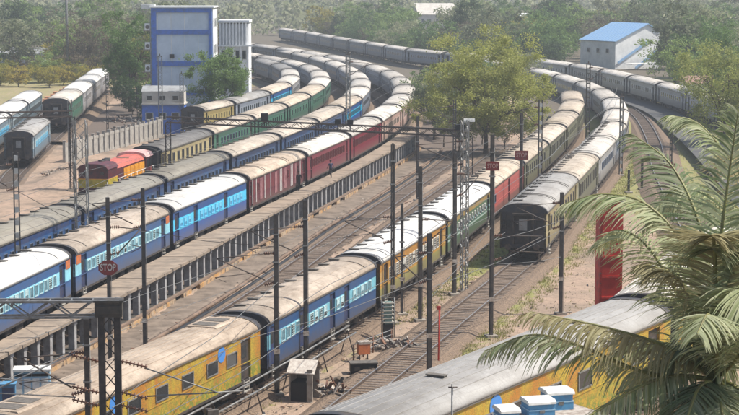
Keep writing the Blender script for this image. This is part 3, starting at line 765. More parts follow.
# front train through the middle of the picture
s = CF.s_at_y(100.2)
train(CF, 0, s-2*25.71, ['duronto', 'duronto', 'blue_b', 'orange', 'greens', 'redtop', 'greyg', 'greyg', 'greyg', 'greyg', 'greyg'], 'in middle train', 'coaches of the middle train', hi2=(70, 175), sxs={0: 1.16, 1: 1.16})
# train with the dark end facing the camera
train(CG, 0, CG.s_at_y(144.6), ['cream_o', 'greyg', 'greyw', 'greyb', 'greyw', 'greyb', 'greyb', 'greyb', 'greyb', 'greyb', 'greyb', 'greyb'], 'in dark-ended train', 'coaches of the train with the dark end wall', front=True, hi2=(130, 180), sxs={0: 1.12}, sy={0: 1.12, 1: 1.06, 2: 1.03})
s = CE.s_at_y(118.9)
train(CE, Z_E, s-2*P_, ['blue_w', 'blue_w', 'blue_c', 'cyan_w', 'van', 'maroon', 'maroon', 'dust', 'dust', 'greyw', 'greyw', 'greyb', 'greyb', 'greyw', 'greyb', 'greyb', 'greyw', 'greyb', 'greyb', 'greyb'], 'in platform train', 'coaches of the train beside the platform', hi2=(80, 175))
s = CD.s_at_y(187.6)
train(CD, Z_D, s-4*P_, ['blue_o', 'blue_o', 'blue_o', 'blue_o', 'blue_be', 'blue_be', 'blue_be', 'cyan_c', 'greyb', 'greyb', 'greyb', 'greyb', 'greyb', 'greyb', 'greyb', 'greyb', 'greyb'], 'in olive-roofed train', 'coaches of the olive-roofed train')
train(CT2, Z_D, CT2.s_at_y(193.0), ['cream_d', 'green', 'green', 'green', 'green', 'green_g', 'green_g', 'greyb', 'greyb', 'greyb', 'greyb'], 'behind orange locomotive', 'coaches behind the orange locomotive', front=False)
train(CT1, Z_D, CT1.s_at_y(243.5)+8.1, ['yellow', 'bluegr', 'cyan_c', 'greyw', 'greyw', 'bluegr', 'bluegr'], 'in innermost train', 'coaches of the innermost train', front=True, sxs={0: .62})
train(CA, Z_A, 22, ['pale_w', 'pale_w', 'pale_w', 'pale_w'], 'in left edge train', 'coaches of the left edge train', back=True)
train(CB, Z_A, CB.s_at_y(254), ['green_g', 'greyb_w', 'greyb_w', 'greyb_w'], 'in far left string', 'coaches of the far left string', front=True, back=True, sy={0: 1.12, 1: 1.1, 2: 1.08, 3: 1.06})
train(CC, Z_D, CC.s_at_y(211), ['pale_o'], 'standing alone at the left edge', None, front=True, back=True)
for o in COL.objects:
    if o.get('label', '').endswith('standing alone at the left edge'): o['label'] = 'lone pale blue coach with grey roof and dark end at the left edge'
s = CP.s_at_y(268)
train(CP, .4, s, ['greyw']*6, 'in right outer curve', 'coaches on the outer curve', hi_y=0, back=False)
train(CP, .4, CP.s_at_y(416), ['greyb']*10, 'in distant train', 'coaches of the distant train', hi_y=0, front=True, back=True)
train(CR, Z_R, CR.s_at_y(79.2)-25.5-25.5, ['duronto_grey', 'duronto_grey', 'duronto_pale'], 'in nearest train', 'coaches of the nearest train', hi2=(0, 99), sxs={0: 1.15, 1: 1.15, 2: 1.1})

# ---------------------------------------------------------------- diesel shunting locomotive
a = CT2.at(CT2.s_at_y(174.6)); b_ = CT2.at(CT2.s_at_y(191.6)); ang = atan2(b_[1]-a[1], b_[0]-a[0]); Ll = hypot(b_[0]-a[0], b_[1]-a[1])/2
lo = thing('diesel_locomotive', 'orange and maroon diesel locomotive with pink-red hood at the head of its coaches', 'locomotive', ((a[0]+b_[0])/2, (a[1]+b_[1])/2, Z_D), ang)
h = Ll-.35
MB().box(-h, h, -1.45, 1.45, 1.0, 1.35).ob('underframe', M['under'], lo)
m = MB(); m.box(-h+.3, -h+3.4, -1.42, 1.42, 1.35, 3.55, 0); m.box(-h+.27, -h+3.43, -1.45, 1.45, 1.75, 2.55, 1); m.box(-h+.27, -h+3.43, -1.44, 1.44, 2.55, 2.62, 2)
m.ob('near_hood', [M['lmaroon'], M['lgreen'], M['yellow']], lo)
MB().ext([(-1.5, 3.5), (-1.2, 3.85), (-.5, 4.0), (.5, 4.0), (1.2, 3.85), (1.5, 3.5)], -h+.1, -h+3.6).ob('cab_roof', M['lmaroon'], lo)
m = MB(); m.box(-h+3.45, h-3.2, -1.3, 1.3, 1.35, 3.25, 0); m.ext([(-1.34, 3.24), (-1.15, 3.55), (-.6, 3.72), (.6, 3.72), (1.15, 3.55), (1.34, 3.24)], -h+3.44, h-3.19, 1)
m.box(-h+5.9, h-3.3, -1.34, -1.3, 1.55, 3.05, 2)
m.ob('long_hood', [M['lmaroon'], M['pink'], M['yellow']], lo)
pm_ = MB().box(-.62, .62, -.03, .0, 1.5, 3.1).box(-.5, .5, -.05, -.03, 1.65, 2.95).mesh('hood_door', M['yellow'])
for i in range(4): ob('hood_door', pm_, lo, (-h+7.2+i*1.45, -1.34, 0))
m = MB(); m.box(h-3.15, h-.9, -1.45, 1.45, 1.35, 3.5, 0); m.box(h-3.0, h-2.2, -1.48, -1.44, 2.4, 3.2, 1); m.box(h-1.8, h-1.1, -1.48, -1.44, 2.4, 3.2, 1); m.box(h-1.7, h-1.2, -1.47, -1.45, 1.4, 3.2, 2)
m.ob('cab', [M['lmaroon'], M['glass'], M['pink']], lo)
MB().ext([(-1.55, 3.42), (-1.3, 3.8), (-.5, 3.98), (.5, 3.98), (1.3, 3.8), (1.55, 3.42)], h-3.4, h-.7).ob('cab_roof', mat('loco_roof_pink', (.62, .40, .38), .5, (.5, .25, .22), 2), lo)
for x in (-h+3.0, -h+4.2, -h+4.9): MB().tube((x, 0, 3.55), (x, 0, 4.12), .3, 0, 10).box(x-.4, x+.4, -.5, .5, 3.55, 3.78).ob('exhaust_stack', M['black'], lo)
MB().tube((1.2, -.2, 3.55), (1.2, -.2, 3.75), .62, 0, 16).ob('radiator_fan', M['rust'], lo)
m = MB()
for s in (-1, 1):
    m.path([(-h, s*1.4, 2.3), (h, s*1.4, 2.3)], .03); 
    for i in range(9): x = -h+.1+i*(2*h-.2)/8; m.tube((x, s*1.4, 1.35), (x, s*1.4, 2.3), .025, 0, 5)
m.ob('handrail', M['white'], lo)
for x in (-h+3.0, h-3.0):
    bg_ = ob('bogie', BOG, lo, (x, 0, 0))
    for xx in (-1.45, 1.45):
        for s in (-1, 1): ob('wheel', WHL, bg_, (xx, s*.82, .457))
for yy in (-.98, .98): ob('buffer', BUF, lo, (-h, yy, 1.1), (0, 0, pi))
for yy in (-.9, .9): MB().tube((-h+.25, yy, 3.1), (-h+.3, yy, 3.1), .16, 0, 12).ob('headlight', M['glass'], lo)
# ---------------------------------------------------------------- catenary masts
def ladder_mast(h, w_=.34, mt='mast', band=False):
    """two channels joined by batten plates"""
    m = MB()
    for s in (-1, 1): m.box(s*w_/2-.035, s*w_/2+.035, -.09, .09, -.3, h, 0)
    z = .5; k = 0
    while z < h: m.box(-w_/2+.03, w_/2-.03, -.095, .095, z, z+(.34 if band else .12), 1 if band else 0); z += .85 if band else .62; k += 1
    return m.mesh('mast_shaft', [M[mt], M['greyroof'] if band else M[mt]])
def solid_mast(h, w_=.18):
    m = MB(); m.box(-w_/2, w_/2, -.025, .025, -.3, h); 
    for s in (-1, 1): m.box(-w_/2-.01, w_/2+.01, s*w_/2-.02, s*w_/2+.02, -.3, h)
    return m.mesh('mast_shaft', M['mast'])
def lattice(h, w_=.5, mt='galv', t_=.05):
    m = MB()
    for sx in (-1, 1):
        for sy in (-1, 1): m.beam((sx*w_/2, sy*w_/2, -.3), (sx*w_/2, sy*w_/2, h), t_*1.5, t_*1.5)
    z = 0; k = 0; st = w_*1.05
    while z < h-.1:
        z2 = min(z+st, h)
        for sx, sy, ex, ey in ((-1,-1,1,-1),(1,-1,1,1),(1,1,-1,1),(-1,1,-1,-1)):
            a = (sx*w_/2, sy*w_/2, z); b_ = (ex*w_/2, ey*w_/2, z2)
            if k % 2: a = (a[0], a[1], z2); b_ = (b_[0], b_[1], z)
            m.beam(a, b_, t_, t_*.6)
        z = z2; k += 1
    return m.mesh('mast_shaft', M[mt])
def insul(p, q, n=5, r=.09):
    m = MB(); p = Vector(p); q = Vector(q); m.tube(p, q, .035, 0, 6)
    for i in range(n):
        c = p.lerp(q, (i+.5)/n); d = (q-p).normalized()*.025; m.tube(c-d, c+d, r, 0, 8)
    return m.mesh('insulator', M['insul'])
INS = insul((0, 0, 0), (.55, 0, 0))
def arm(root, h, side, reach=2.3, z0=None):
    """cantilever: top tie, strut, registration arm, two insulators"""
    z0 = h-2.6 if z0 is None else z0
    s = side
    m = MB(); m.tube((s*.6, 0, z0+1.5), (s*reach, 0, z0+1.35), .03, 0, 5); m.tube((s*.62, 0, z0+.1), (s*reach, 0, z0+1.33), .038, 0, 5)
    m.tube((s*1.2, 0, z0+.5), (s*(reach+.1), 0, z0+.32), .025, 0, 5); m.tube((s*(reach+.1), 0, z0+.32), (s*(reach-.5), 0, z0+.05), .018, 0, 5)
    m.ob('cantilever', M['steel'], root)
    for zz, dz in ((z0+1.52, 0), (z0-.05, 0)): ob('insulator', INS, root, (s*.1, 0, zz), (0, (-.25 if zz < z0+1 else 0)*s, 0 if s > 0 else pi))
def gz(x, y):
    return ground(x, y)
MG = 'catenary masts across the yard'
FOOT = MB().box(-.35, .35, -.35, .35, -.5, .16).mesh('footing', M['concrete'])
def mast(kind, x, y, top, label, arms=(), rz=0, w_=None, group=MG, foot=True):
    z = gz(x, y)
    if -1 < x-edge_x(min(max(y, 82), 250)) < 4.2 and y < 250: z = -.78
    h = top-z
    r = thing({'lattice': 'lattice_mast', 'ladder': 'catenary_mast', 'solid': 'catenary_mast', 'band': 'catenary_mast'}[kind], label, 'mast', (x, y, z), rz, group)
    me_ = {'lattice': lambda: lattice(h, w_ or .5), 'ladder': lambda: ladder_mast(h, w_ or .3), 'solid': lambda: solid_mast(h, (w_ or .24)*.8), 'band': lambda: ladder_mast(h, w_ or .34, 'mast', True)}[kind]()
    ob('mast_shaft', me_, r)
    if foot: ob('footing', FOOT, r)
    if kind in ('solid', 'ladder') and h > 5:
        MB().box(-.17, .17, -.13, -.1, 0, .26).ob('number_plate', M['scrap'], r, (0, 0, 2.3))
        MB().box(-.16, .16, -.14, .14, 0, .07).ob('clamp', M['galv'], r, (0, 0, h-1.1)); MB().box(-.16, .16, -.14, .14, 0, .07).ob('clamp', M['galv'], r, (0, 0, h-2.6))
        MB().tube((.16, -.05, .2), (.13, -.05, h-.8), .014, 0, 5).ob('earth_wire', M['galv'], r)
    for a in arms:
        if a[0] == 'arm': arm(r, h, a[1], a[2], h-a[3])
        if a[0] == 'cap': MB().box(-.3, .3, -.12, .12, h-.02, h+.08).box(-.05, .05, -.05, .05, h+.08, h+.35).ob('cap', M['steel'], r)
    return r
mast('solid', -11.35, 75, 8.35, 'short dark mast left of the big portal column in the lower left', [('arm', -1, 2.6, 2.9)], .1)
mast('solid', -13.4, 111.5, 9.5, 'dark mast beside the raised platform, right of the red STOP sign', [('arm', -1, 3.0, 2.2)], .2)
mast('solid', -14.72, 106, 9.6, 'dark mast carrying the red STOP sign by the lower platform end', [('arm', 1, 1.8, 3.2)], .2)
mast('band', -23.1, 123.5, 10.5, 'banded mast between the two blue trains at the left edge', [('arm', -1, 2.4, 2.3)], .3, .32)
mast('lattice', -20.9, 137, 11.6, 'broad grey lattice mast between the two blue trains at left', [], .3, .85)
mast('lattice', -30.0, 190, 9.6, 'slim lattice mast on the sandy strip left of the orange locomotive', [], .2, .42)
mast('solid', -5.0, 100.4, 9.35, 'left one of two dark masts in front of the blue coach of the middle train', [('arm', -1, 3.2, 3.6)], .25)
mast('solid', -3.6, 105.6, 9.5, 'right one of two dark masts in front of the blue coach of the middle train', [('arm', -1, 3.1, 3.0)], .25)
mast('ladder', 1.5, 121.6, 11.2, 'tall slim mast at the joint between blue coach and orange coach', [('arm', -1, 3.2, 6.2)], .28, .15)
mast('solid', 3.3, 122.5, 9.7, 'dark mast in front of the orange coach of the middle train', [('arm', 1, 2.2, 5.0)], .28)
mast('solid', 3.35, 105, 7.7, 'stout dark mast standing on pink earth behind the nearest roof', [('arm', -1, 2.0, 2.6)], .3, .27)
mast('solid', 6.0, 132.8, 9.6, 'dark mast beside the tall lattice mast by the green coach', [('arm', 1, 1.8, 3.0)], .3)
mast('lattice', 6.75, 134, 11.8, 'tall thin lattice mast beside the green coach of the middle train', [('arm', -1, 3.6, 3.0)], .3, .42)
mast('solid', 2.15, 124.8, 7.0, 'thin low post in front of the orange coach', [], .3, .16)
mast('solid', 7.6, 117, 12.2, 'tallest dark mast, in front of the dark end wall, with the larger red sign', [('arm', 1, 3.4, 7.8)], .3, .22)
mast('solid', 13.8, 172, 9.6, 'dark mast with the smaller red sign between the middle train and its neighbour', [], .3, .24)
mast('band', 16.5, 183, 10.0, 'cream banded mast rising between two trains right of the small red signs', [('arm', -1, 2.0, 2.2)], .3)
mast('solid', 12.75, 125, 7.7, 'dark mast at the right of the coach with the dark end wall', [('arm', -1, 3.2, 2.2)], .2)
mast('ladder', 28.2, 245, 10.6, 'grey mast rising inside the right hand curve of trains', [('cap',), ('arm', 1, 2.4, 2.0)], .4, .5)
mast('band', 28.3, 213, 8.4, 'banded mast on the outer side of the right hand curve', [('cap',)], .3)
mast('lattice', -2.6, 230, 12.4, 'lattice mast inside the left hand curve of trains', [('arm', 1, 2.6, 2.4), ('cap',)], .3, .42)
mast('ladder', -30.6, 251, 7.3, 'thin mast in front of the blue lower cabin', [], 0, .26)
mast('lattice', -28.4, 258, 11.0, 'lattice mast in front of the blue framed building, left one', [('cap',)], 0, .5)
mast('lattice', -25.9, 262, 8.4, 'lattice mast in front of the blue framed building, right one', [('cap',)], 0, .45)
mast('ladder', 31.7, 199, 6.6, 'slim post with faded red sign beside the palm fronds', [], .2, .2)
mast('solid', 28.7, 199, 2.9, 'short dark post on the bare earth right of the curving train, taller one', [], .2, .22, group='short posts on the bare earth')
mast('solid', 26.9, 196, 1.9, 'short dark post on the bare earth right of the curving train, shorter one', [], .2, .22, group='short posts on the bare earth')
mast('ladder', 9.2, 205, 8.6, 'mast between the empty tracks at the far platform end', [('arm', -1, 2.4, 2.2)], .3, .26)
mast('ladder', -36.2, 262, 8.2, 'thin mast beside the far left string of coaches', [], 0, .24)
mast('solid', 4.8, 189.0, 8.0, 'dark mast by the pipe at the upper end of the empty track', [], .3, .22)
# tall light pole
r = thing('light_pole', 'very tall pale lighting pole among the trees at upper left', 'lamp post', (-62.5, 394, 0))
MB().tube((0, 0, -.3), (0, 0, 27), .34, 0, 10, r2=.2).ob('pole', M['galv'], r)
MB().box(-1.5, 1.5, -.3, .3, 26.4, 26.9).ob('lamp_bar', M['galv'], r)

# big portal in the lower left
r = thing('portal_mast', 'big dark portal column with boxy head and truss arm in the lower left corner', 'mast', (-9.8, 70.5, ground(-9.55, 70.5)), .06)
g0 = ground(-9.55, 70.5); H = 9.9-g0
m = MB()
for s in (-1, 1):
    m.box(s*.3-.12, s*.3+.12, -.2, .2, -.3, H-.5)
z = .4; k = 0
while z < H-1: m.beam((-.25*(1 if k % 2 else -1), -.12, z), (.25*(1 if k % 2 else -1), -.12, z+.6), .06, .03); m.beam((-.25*(-1 if k % 2 else 1), .12, z), (.25*(-1 if k % 2 else 1), .12, z+.6), .06, .03); z += .6; k += 1
m.ob('column', M['mast'], r)
MB().box(-.52, .5, -.3, .3, H-.62, H-.02).box(-.56, .54, -.34, .34, H-.06, H+.02).box(-.46, .44, -.34, .34, H-.5, H-.2).ob('head_box', mat('portal_head', (.035, .033, .033), .6, (.07, .06, .05), 3), r)
m = MB(); e = -17
for sy in (-1, 1):
    m.beam((.4, sy*.28, H-.02), (e, sy*.28, H+.05), .11, .09); m.beam((-.5, sy*.28, H-.62), (e, sy*.28, H-.55), .09, .08)
x = -.6; k = 0
while x > e+.8:
    for sy in (-1, 1): m.beam((x, sy*.28, H-.6 if k % 2 else H-.02), (x-.8, sy*.28, H-.02 if k % 2 else H-.6), .05, .05)
    m.beam((x, -.28, H), (x, .28, H), .05, .05); x -= .8; k += 1
m.ob('truss_arm', M['galv'], r)
for zz, dx in ((H-2.3, -.1), (H-3.5, -.1), (H-4.0, -.1)):
    for s in (-1, 1):
        ob('insulator', insul((0, 0, 0), (s*1.0, 0, -.25 if s > 0 else .25), 7, .09), r, (s*.42, -.24, zz))
m = MB(); m.tube((1.3, -.1, H-2.6), (4.2, -.3, H-3.6), .03, 0, 5); m.tube((-1.3, -.1, H-2.0), (-6, .2, H-4.2), .035, 0, 5); m.tube((-1.3, -.1, H-3.2), (-7, .4, H-2.8), .025, 0, 5); m.tube((1.3, -.1, H-3.7), (5.0, -.3, H-3.5), .03, 0, 5)
m.tube((-1.3, -.1, H-3.7), (-6.8, .2, H-3.4), .025, 0, 5)
m.ob('bracket_tube', M['galv'], r)

# gantry across the yard, and one further left
def gantry(name, label, p, q, z, legs, sig):
    r = thing(name, label, 'gantry')
    m = MB(); p = Vector((*p, z)); q = Vector((*q, z)); d = (q-p); L = d.length; d.normalize(); n = Vector((-d.y, d.x, 0))*.25
    for o_ in (n, -n):
        m.beam(p+o_+Vector((0, 0, .28)), q+o_+Vector((0, 0, .28)), .11, .12); m.beam(p+o_-Vector((0, 0, .28)), q+o_-Vector((0, 0, .28)), .11, .12)
    k = 0; x = 0
    while x < L-.9:
        for o_ in (n, -n): m.beam(p+d*x+o_+Vector((0, 0, .28 if k % 2 else -.28)), p+d*(x+.9)+o_+Vector((0, 0, -.28 if k % 2 else .28)), .045, .045)
        x += .9; k += 1
    m.ob('boom', M['galv' if 'left' in name else 'steel'], r)
    for t_ in legs:
        c = p.lerp(q, t_); g = ground(c.x, c.y); o = ob('leg', lattice(z-.3-g, .5, 'mast'), r, (c.x, c.y, g))
    for t_, w_, h_ in sig:
        c = p.lerp(q, t_); MB().box(-w_/2, w_/2, -.25, .25, .2, .2+h_).box(-.05, .05, -.05, .05, -.3, .2).ob('signal_box', M['black'], r, (c.x, c.y, z+.1))
    return r
gantry('gantry', 'long dark gantry boom spanning the trains from the locomotive to the tree', (-20.2, 190), (9.2, 173), 7.6, (0, .999), ((.34, .7, .75), (.585, .55, .5), (.625, .55, .5), (.97, .9, .5)))
gantry('gantry', 'grey gantry boom over the tracks at the far left edge', (-41, 186), (-29.8, 190), 8.2, (1,), ())
# lamp heads on the right end of the long gantry
r = thing('flood_light', 'white flood light on top of the right end of the long gantry', 'lamp', (9.1, 173, 8.2))
MB().tube((0, 0, -.3), (0, 0, .55), .05, 0, 6).ob('stem', M['steel'], r); MB().ext([(-.25, .5), (-.2, .75), (.2, .75), (.25, .5)], -.5, .5).ob('lamp_head', M['white'], r)

# STOP signs
def text_mesh(s_, size, mat_, bold=0):
    c_ = bpy.data.curves.new('lettering', 'FONT'); c_.body = s_; c_.size = size; c_.align_x = 'CENTER'; c_.align_y = 'CENTER'; c_.extrude = .006; c_.offset = bold
    o = bpy.data.objects.new('tmp', c_); COL.objects.link(o); dg = bpy.context.evaluated_depsgraph_get()
    me_ = bpy.data.meshes.new_from_object(o.evaluated_get(dg)); bpy.data.objects.remove(o); me_.materials.clear(); me_.materials.append(mat_); me_.name = 'lettering'; return me_
def stop(x, y, z, w_, h_, octo, label, lm):
    r = thing('stop_sign', label, 'sign', (x, y, z), -.02)
    m = MB()
    if octo:
        P = [(cos(pi/8+k*pi/4)*w_/2/cos(pi/8), sin(pi/8+k*pi/4)*h_/2/cos(pi/8)) for k in range(8)]
    else: P = [(-w_/2, -h_/2), (w_/2, -h_/2), (w_/2, h_/2), (-w_/2, h_/2)]
    n_ = len(P); m.face([(a, -.03, b_) for a, b_ in P]); m.face([(a, 0, b_) for a, b_ in P][::-1])
    for i in range(n_): a = P[i]; b_ = P[(i+1) % n_]; m.face([(a[0], 0, a[1]), (b_[0], 0, b_[1]), (b_[0], -.03, b_[1]), (a[0], -.03, a[1])])
    m.ob('plate', M['sign_red'], r)
    o = ob('lettering', text_mesh('STOP', h_*(.52 if octo else .55), lm, .006), r, (0, -.036, 0), (pi/2, 0, 0)); 
    k = w_*.82/max(.01, o.dimensions.x); o.scale = (k, 1.25, 1)
lm_w = mat('lettering_white', (.62, .55, .5), .5); lm_p = mat('lettering_pale', (.5, .3, .26), .5)
stop(-14.72, 105.75, 5.65, 1.08, .84, True, 'red eight-sided STOP sign on the mast beside the lower platform', lm_w)
stop(7.6, 116.7, 10.3, .82, .56, False, 'left one of two small red rectangular STOP signs on masts', lm_p)
stop(13.8, 171.7, 5.75, 1.2, .82, False, 'right one of two small red rectangular STOP signs on masts', lm_p)
stop(31.6, 198.7, 1.9, 1.3, 1.1, True, 'faded red STOP sign low on the slim post beside the palm fronds', lm_p)

# ---------------------------------------------------------------- wires
def wires(name, label, pts_list, r_=.014, mt='galv', cat='wire'):
    for pts in pts_list:
        m = MB()
        for a, b_ in zip(pts[:-1], pts[1:]):
            a = Vector(a); b_ = Vector(b_); sag = (b_-a).length*.012; c_ = (a+b_)/2-Vector((0, 0, sag)); m.tube(a, c_, r_, 0, 4, cap=False); m.tube(c_, b_, r_, 0, 4, cap=False)
        tag(m.ob(name, M[mt], None), label, cat, label)
def over(curve, z, y0, y1, step=27):
    P = []; y = y0
    while y <= y1: x = curve.x(y); P.append((x, y, z)); y += step
    return P
wires('overhead_wire', 'thin overhead wire above the middle train', [over(CF, 5.6, 62, 260), over(CF, 6.9, 62, 260)], .013)
wires('overhead_wire', 'thin overhead wire above the empty track leading to the dark end wall', [over(CG, 5.5, 66, 260), over(CG, 6.8, 66, 260)], .016)
wires('overhead_wire', 'thin overhead wire above the train beside the platform', [over(CE, 6.8, 80, 290), over(CE, 8.0, 80, 290)], .013)
wires('cross_wire', 'pale wire slanting across the lower right of the yard', [[(-6.2, 84, 5.6), (2.4, 104, 5.0), (9.3, 129, 4.5)], [(3.35, 105, 4.6), (12.75, 125, 5.2)], [(7.6, 117, 5.6), (12.9, 125, 5.9)], [(7.6, 117, 4.2), (9.8, 121, 3.6), (12.8, 125, 3.4)], [(-9.0, 70, 6.5), (-4.9, 100.4, 5.7)], [(3.35, 105, 4.0), (7.6, 117, 6.5)]], .017)
wires('overhead_wire', 'thin overhead wire above the olive-roofed train', [over(CD, 6.6, 96, 260), over(CD, 7.8, 96, 260)], .013)
wires('overhead_wire', 'thin overhead wire above the right hand curving train', [over(CG, 5.4, 150, 300), over(CG, 6.9, 150, 300)], .014)
wires('cross_wire', 'dark span wire crossing above the platform', [[(-13.4, 111.5, 7), (-5, 100.4, 7.6)], [(-14.7, 106, 7.6), (-23.1, 123.5, 8)], [(1.5, 121.6, 9), (6.7, 134, 9)], [(-20.9, 137, 10), (-30, 190, 8.5)], [(-40, 170, 7), (-30, 190, 8)]], .02, 'steel')
# cantilever bits over the white roof (long horizontal rod)
# ---------------------------------------------------------------- raised pipes beside the middle train
r = thing('water_pipes', 'pair of pale water pipes on trestles beside the yellow and blue coaches', 'pipes')
for k, (dx, z) in enumerate(((2.35, 1.15), (2.8, .75))):
    m = MB(); m.path([(CF.x(y)+dx, y, z+(.02 if y % 8 else 0)) for y in range(84, 116, 4)], .055, 0, 6); m.ob('pipe', M['galv'], r)
for y in (86, 91, 96, 101, 106, 111):
    x = CF.x(y)+2.6; m = MB(); m.beam((x-.4, y, -.4), (x, y, 1.1), .06, .06); m.beam((x+.4, y, -.4), (x, y, 1.1), .06, .06); m.ob('trestle', M['steel'], r)
# lineside hut
r = thing('lineside_hut', 'small lineside hut with pale pitched roof and grey wall slab beside the blue coach', 'hut', (-3.5, 99.6, -.5), -.26)
MB().box(.55, 1.0, -1.1, -.98, 0, 2.1).ob('wall', M['concrete'], r); MB().box(-.9, -.78, -1.0, .9, 0, 1.9).ob('wall', M['concrete'], r); MB().box(-.78, 1.0, .78, .9, 0, 1.9).ob('wall', M['concrete'], r)
MB().box(-.78, .5, -.95, .75, 0, 1.2).ob('equipment_rack', M['black'], r)
for s, nm in ((-1, 'roof_sheet'), (1, 'roof_sheet')):
    m = MB(); m.face([(-1.05, s*1.15, 1.85), (1.15, s*1.15, 1.85), (1.15, 0, 2.55), (-1.05, 0, 2.55)]); m.face([(-1.05, s*1.15, 1.79), (1.15, s*1.15, 1.79), (1.15, 0, 2.49), (-1.05, 0, 2.49)])
    m.box(-1.05, 1.15, s*1.15-.03, s*1.15+.03, 1.79, 1.852); m.ob(nm, M['scrap'] if s > 0 else mat('hut_roof_pale', (.62, .58, .52), .8, (.42, .36, .32), 4), r)
r.scale = (.7, .7, .85)
# signalling unit
r = thing('signal_cabinet', 'pale green finned switching unit on a dark stand beside the blue coach', 'signal equipment', (1.15, 116.4, -.42), .2)
MB().box(-.3, .3, -.2, .2, 0, .9).ob('stand', M['black'], r)
m = MB(); m.box(-.22, .22, -.16, .16, .9, 2.3); m.ob('case', mat('case_green', (.22, .33, .30), .6, (.12, .18, .16), 4), r)
fm = MB().box(-.34, .34, -.24, .24, 0, .06).mesh('fin', M['insulw'])
for k in range(6): ob('fin', fm, r, (0, 0, 1.0+k*.24))
m = MB(); m.path([(-.4, 0, 0), (-.4, 0, 2.55), (.4, 0, 2.55), (.4, 0, 0)], .03, 0, 5); m.ob('frame', M['galv'], r)
# barrier rails
r = thing('railing', 'low rusty pipe railing with three rails beside the switching unit', 'railing', (.2, 112.0, -.42), 1.12)
for k in range(5): MB().tube((-2.6+k*1.3, 0, -.1), (-2.6+k*1.3, 0, .95), .05, 0, 6).ob('post', M['rust'], r)
for z in (.3, .6, .9): MB().tube((-2.7, 0, z), (2.7, 0, z), .035, 0, 6).ob('rail', M['galv'], r)
r = thing('warning_box', 'small orange and white box on legs at the near end of the railing', 'box', (-.35, 109.7, -.42), .3)
MB().box(-.35, .35, -.25, .25, .35, .95).ob('box', M['orange'], r); MB().box(-.37, .37, -.27, .27, .95, 1.1).ob('lid', M['scrap'], r)
for sx in (-.25, .25): MB().tube((sx, 0, 0), (sx, 0, .35), .04, 0, 5).ob('leg', M['steel'], r)
r = thing('battery_box', 'low black box on the pink earth near the orange and white box', 'box', (-.35, 106.3, -.42), .15)
MB().box(-.75, .75, -.35, .35, 0, .5).ob('case', M['black'], r); MB().box(-.8, .8, -.4, .4, .5, .58).ob('lid', M['vent'], r)
for x in (-.4, .4): MB().box(x-.15, x+.15, -.4, -.35, .15, .35).ob('panel', M['steel'], r)
# thin poles
r = thing('marker_pole', 'thin red marker pole standing beside the empty track', 'pole', (4.0, 108.5, -.42))
MB().tube((0, 0, -.2), (.05, 0, 3.3), .05, 0, 8).ob('pole', M['red'], r); MB().box(-.12, .12, -.05, .05, 3.2, 3.4).ob('tip', M['red'], r)
r = thing('thin_pole', 'thin pale pole with crossbar in front of the nearest grey roof', 'pole', (2.55, 57.5, Z_R-.6))
MB().tube((0, 0, -.5), (0, 0, 5.6), .028, 0, 8).ob('pole', M['galv'], r); MB().tube((-.12, 0, 5.5), (.16, 0, 5.5), .03, 0, 6).ob('crossbar', M['steel'], r)
# hydrant / signal stand in front of the yellow coach
r = thing('signal_post', 'dark low signal post with twisted brackets in front of the yellow coach', 'signal', (-7.3, 84.5, -.42), .3)
MB().box(-.16, .16, -.14, .14, 0, 2.9).ob('post', M['steel'], r)
for k, (dx, z, w_) in enumerate(((.15, 2.5, .5), (-.3, 2.1, .45), (.3, 1.9, .35))): MB().box(dx-w_/2, dx+w_/2, -.3, -.05, z, z+.38).ob('lamp_unit', M['door_b' if k % 2 else 'vent'], r)
m = MB(); m.path([(.1, -.2, 2.6), (.9, -.2, 2.2), (1.3, -.2, 2.3)], .05); m.path([(-.1, -.2, 2.2), (-.7, -.2, 2.0), (-.8, -.2, 1.2)], .04); m.path([(0, -.2, 1.5), (.8, -.2, 1.1)], .04); m.ob('bracket', M['steel'], r)
# scrap heap and stones
def heap(x, y, z, rad, n, label, mt, name='scrap_heap', cat='scrap heap', ht=.7):
    m = MB()
    for _ in range(n):
        a = random.uniform(0, 6.3); d = rad*random.random()**.6; L_ = random.uniform(.2, .9)
        p = Vector((cos(a)*d, sin(a)*d*.6, random.random()*ht*(1-d/rad)+.05)); q = p+Vector((random.uniform(-1, 1), random.uniform(-1, 1), random.uniform(-.3, .5))).normalized()*L_
        m.beam(p, q, random.uniform(.05, .22), random.uniform(.03, .12), random.randint(0, len(mt)-1))
    r = thing(name, label, cat, (x, y, z)); tag(m.ob('pieces', [M[k] for k in mt], r), kind='stuff')
heap(-6.9, 79.5, -.35, 2.0, 90, 'heap of pale scrap and pipes at the bottom edge beside the yellow coach', ['scrap', 'galv', 'black', 'rust'], ht=1.6)
heap(-4.6, 91.5, -.35, 1.6, 70, 'tangle of dark scrap under the pipes by the coach joint', ['black', 'rust', 'scrap'], ht=.9)
heap(-32.5, 203, .6, 2.6, 90, 'heap of earth-brown rubble on the sandy strip at left', ['trunk', 'rust', 'scrap'], 'rubble_heap', 'rubble', 1.2)
heap(-33.5, 268, .1, 3.4, 120, 'jumble of grey scrap left of the low blue cabin', ['galv', 'scrap', 'black'], ht=1.6)
heap(-36.5, 282, .1, 3.4, 120, 'jumble of rusty scrap near the tall dark green tree', ['rust', 'scrap', 'black', 'galv'], ht=1.6)
heap(-22.5, 236, .0, 2.2, 80, 'dark scrap in front of the yellow coach nose', ['black', 'rust', 'scrap'], ht=1.2)
heap(-2.3, 100.2, -.35, 1.5, 60, 'scatter of rusty scrap beside the lineside hut', ['rust', 'scrap', 'black'], ht=.6)
heap(1.8, 113.0, -.35, 1.7, 60, 'scatter of brown scrap around the pipe railing', ['rust', 'scrap', 'vent'], ht=.5)
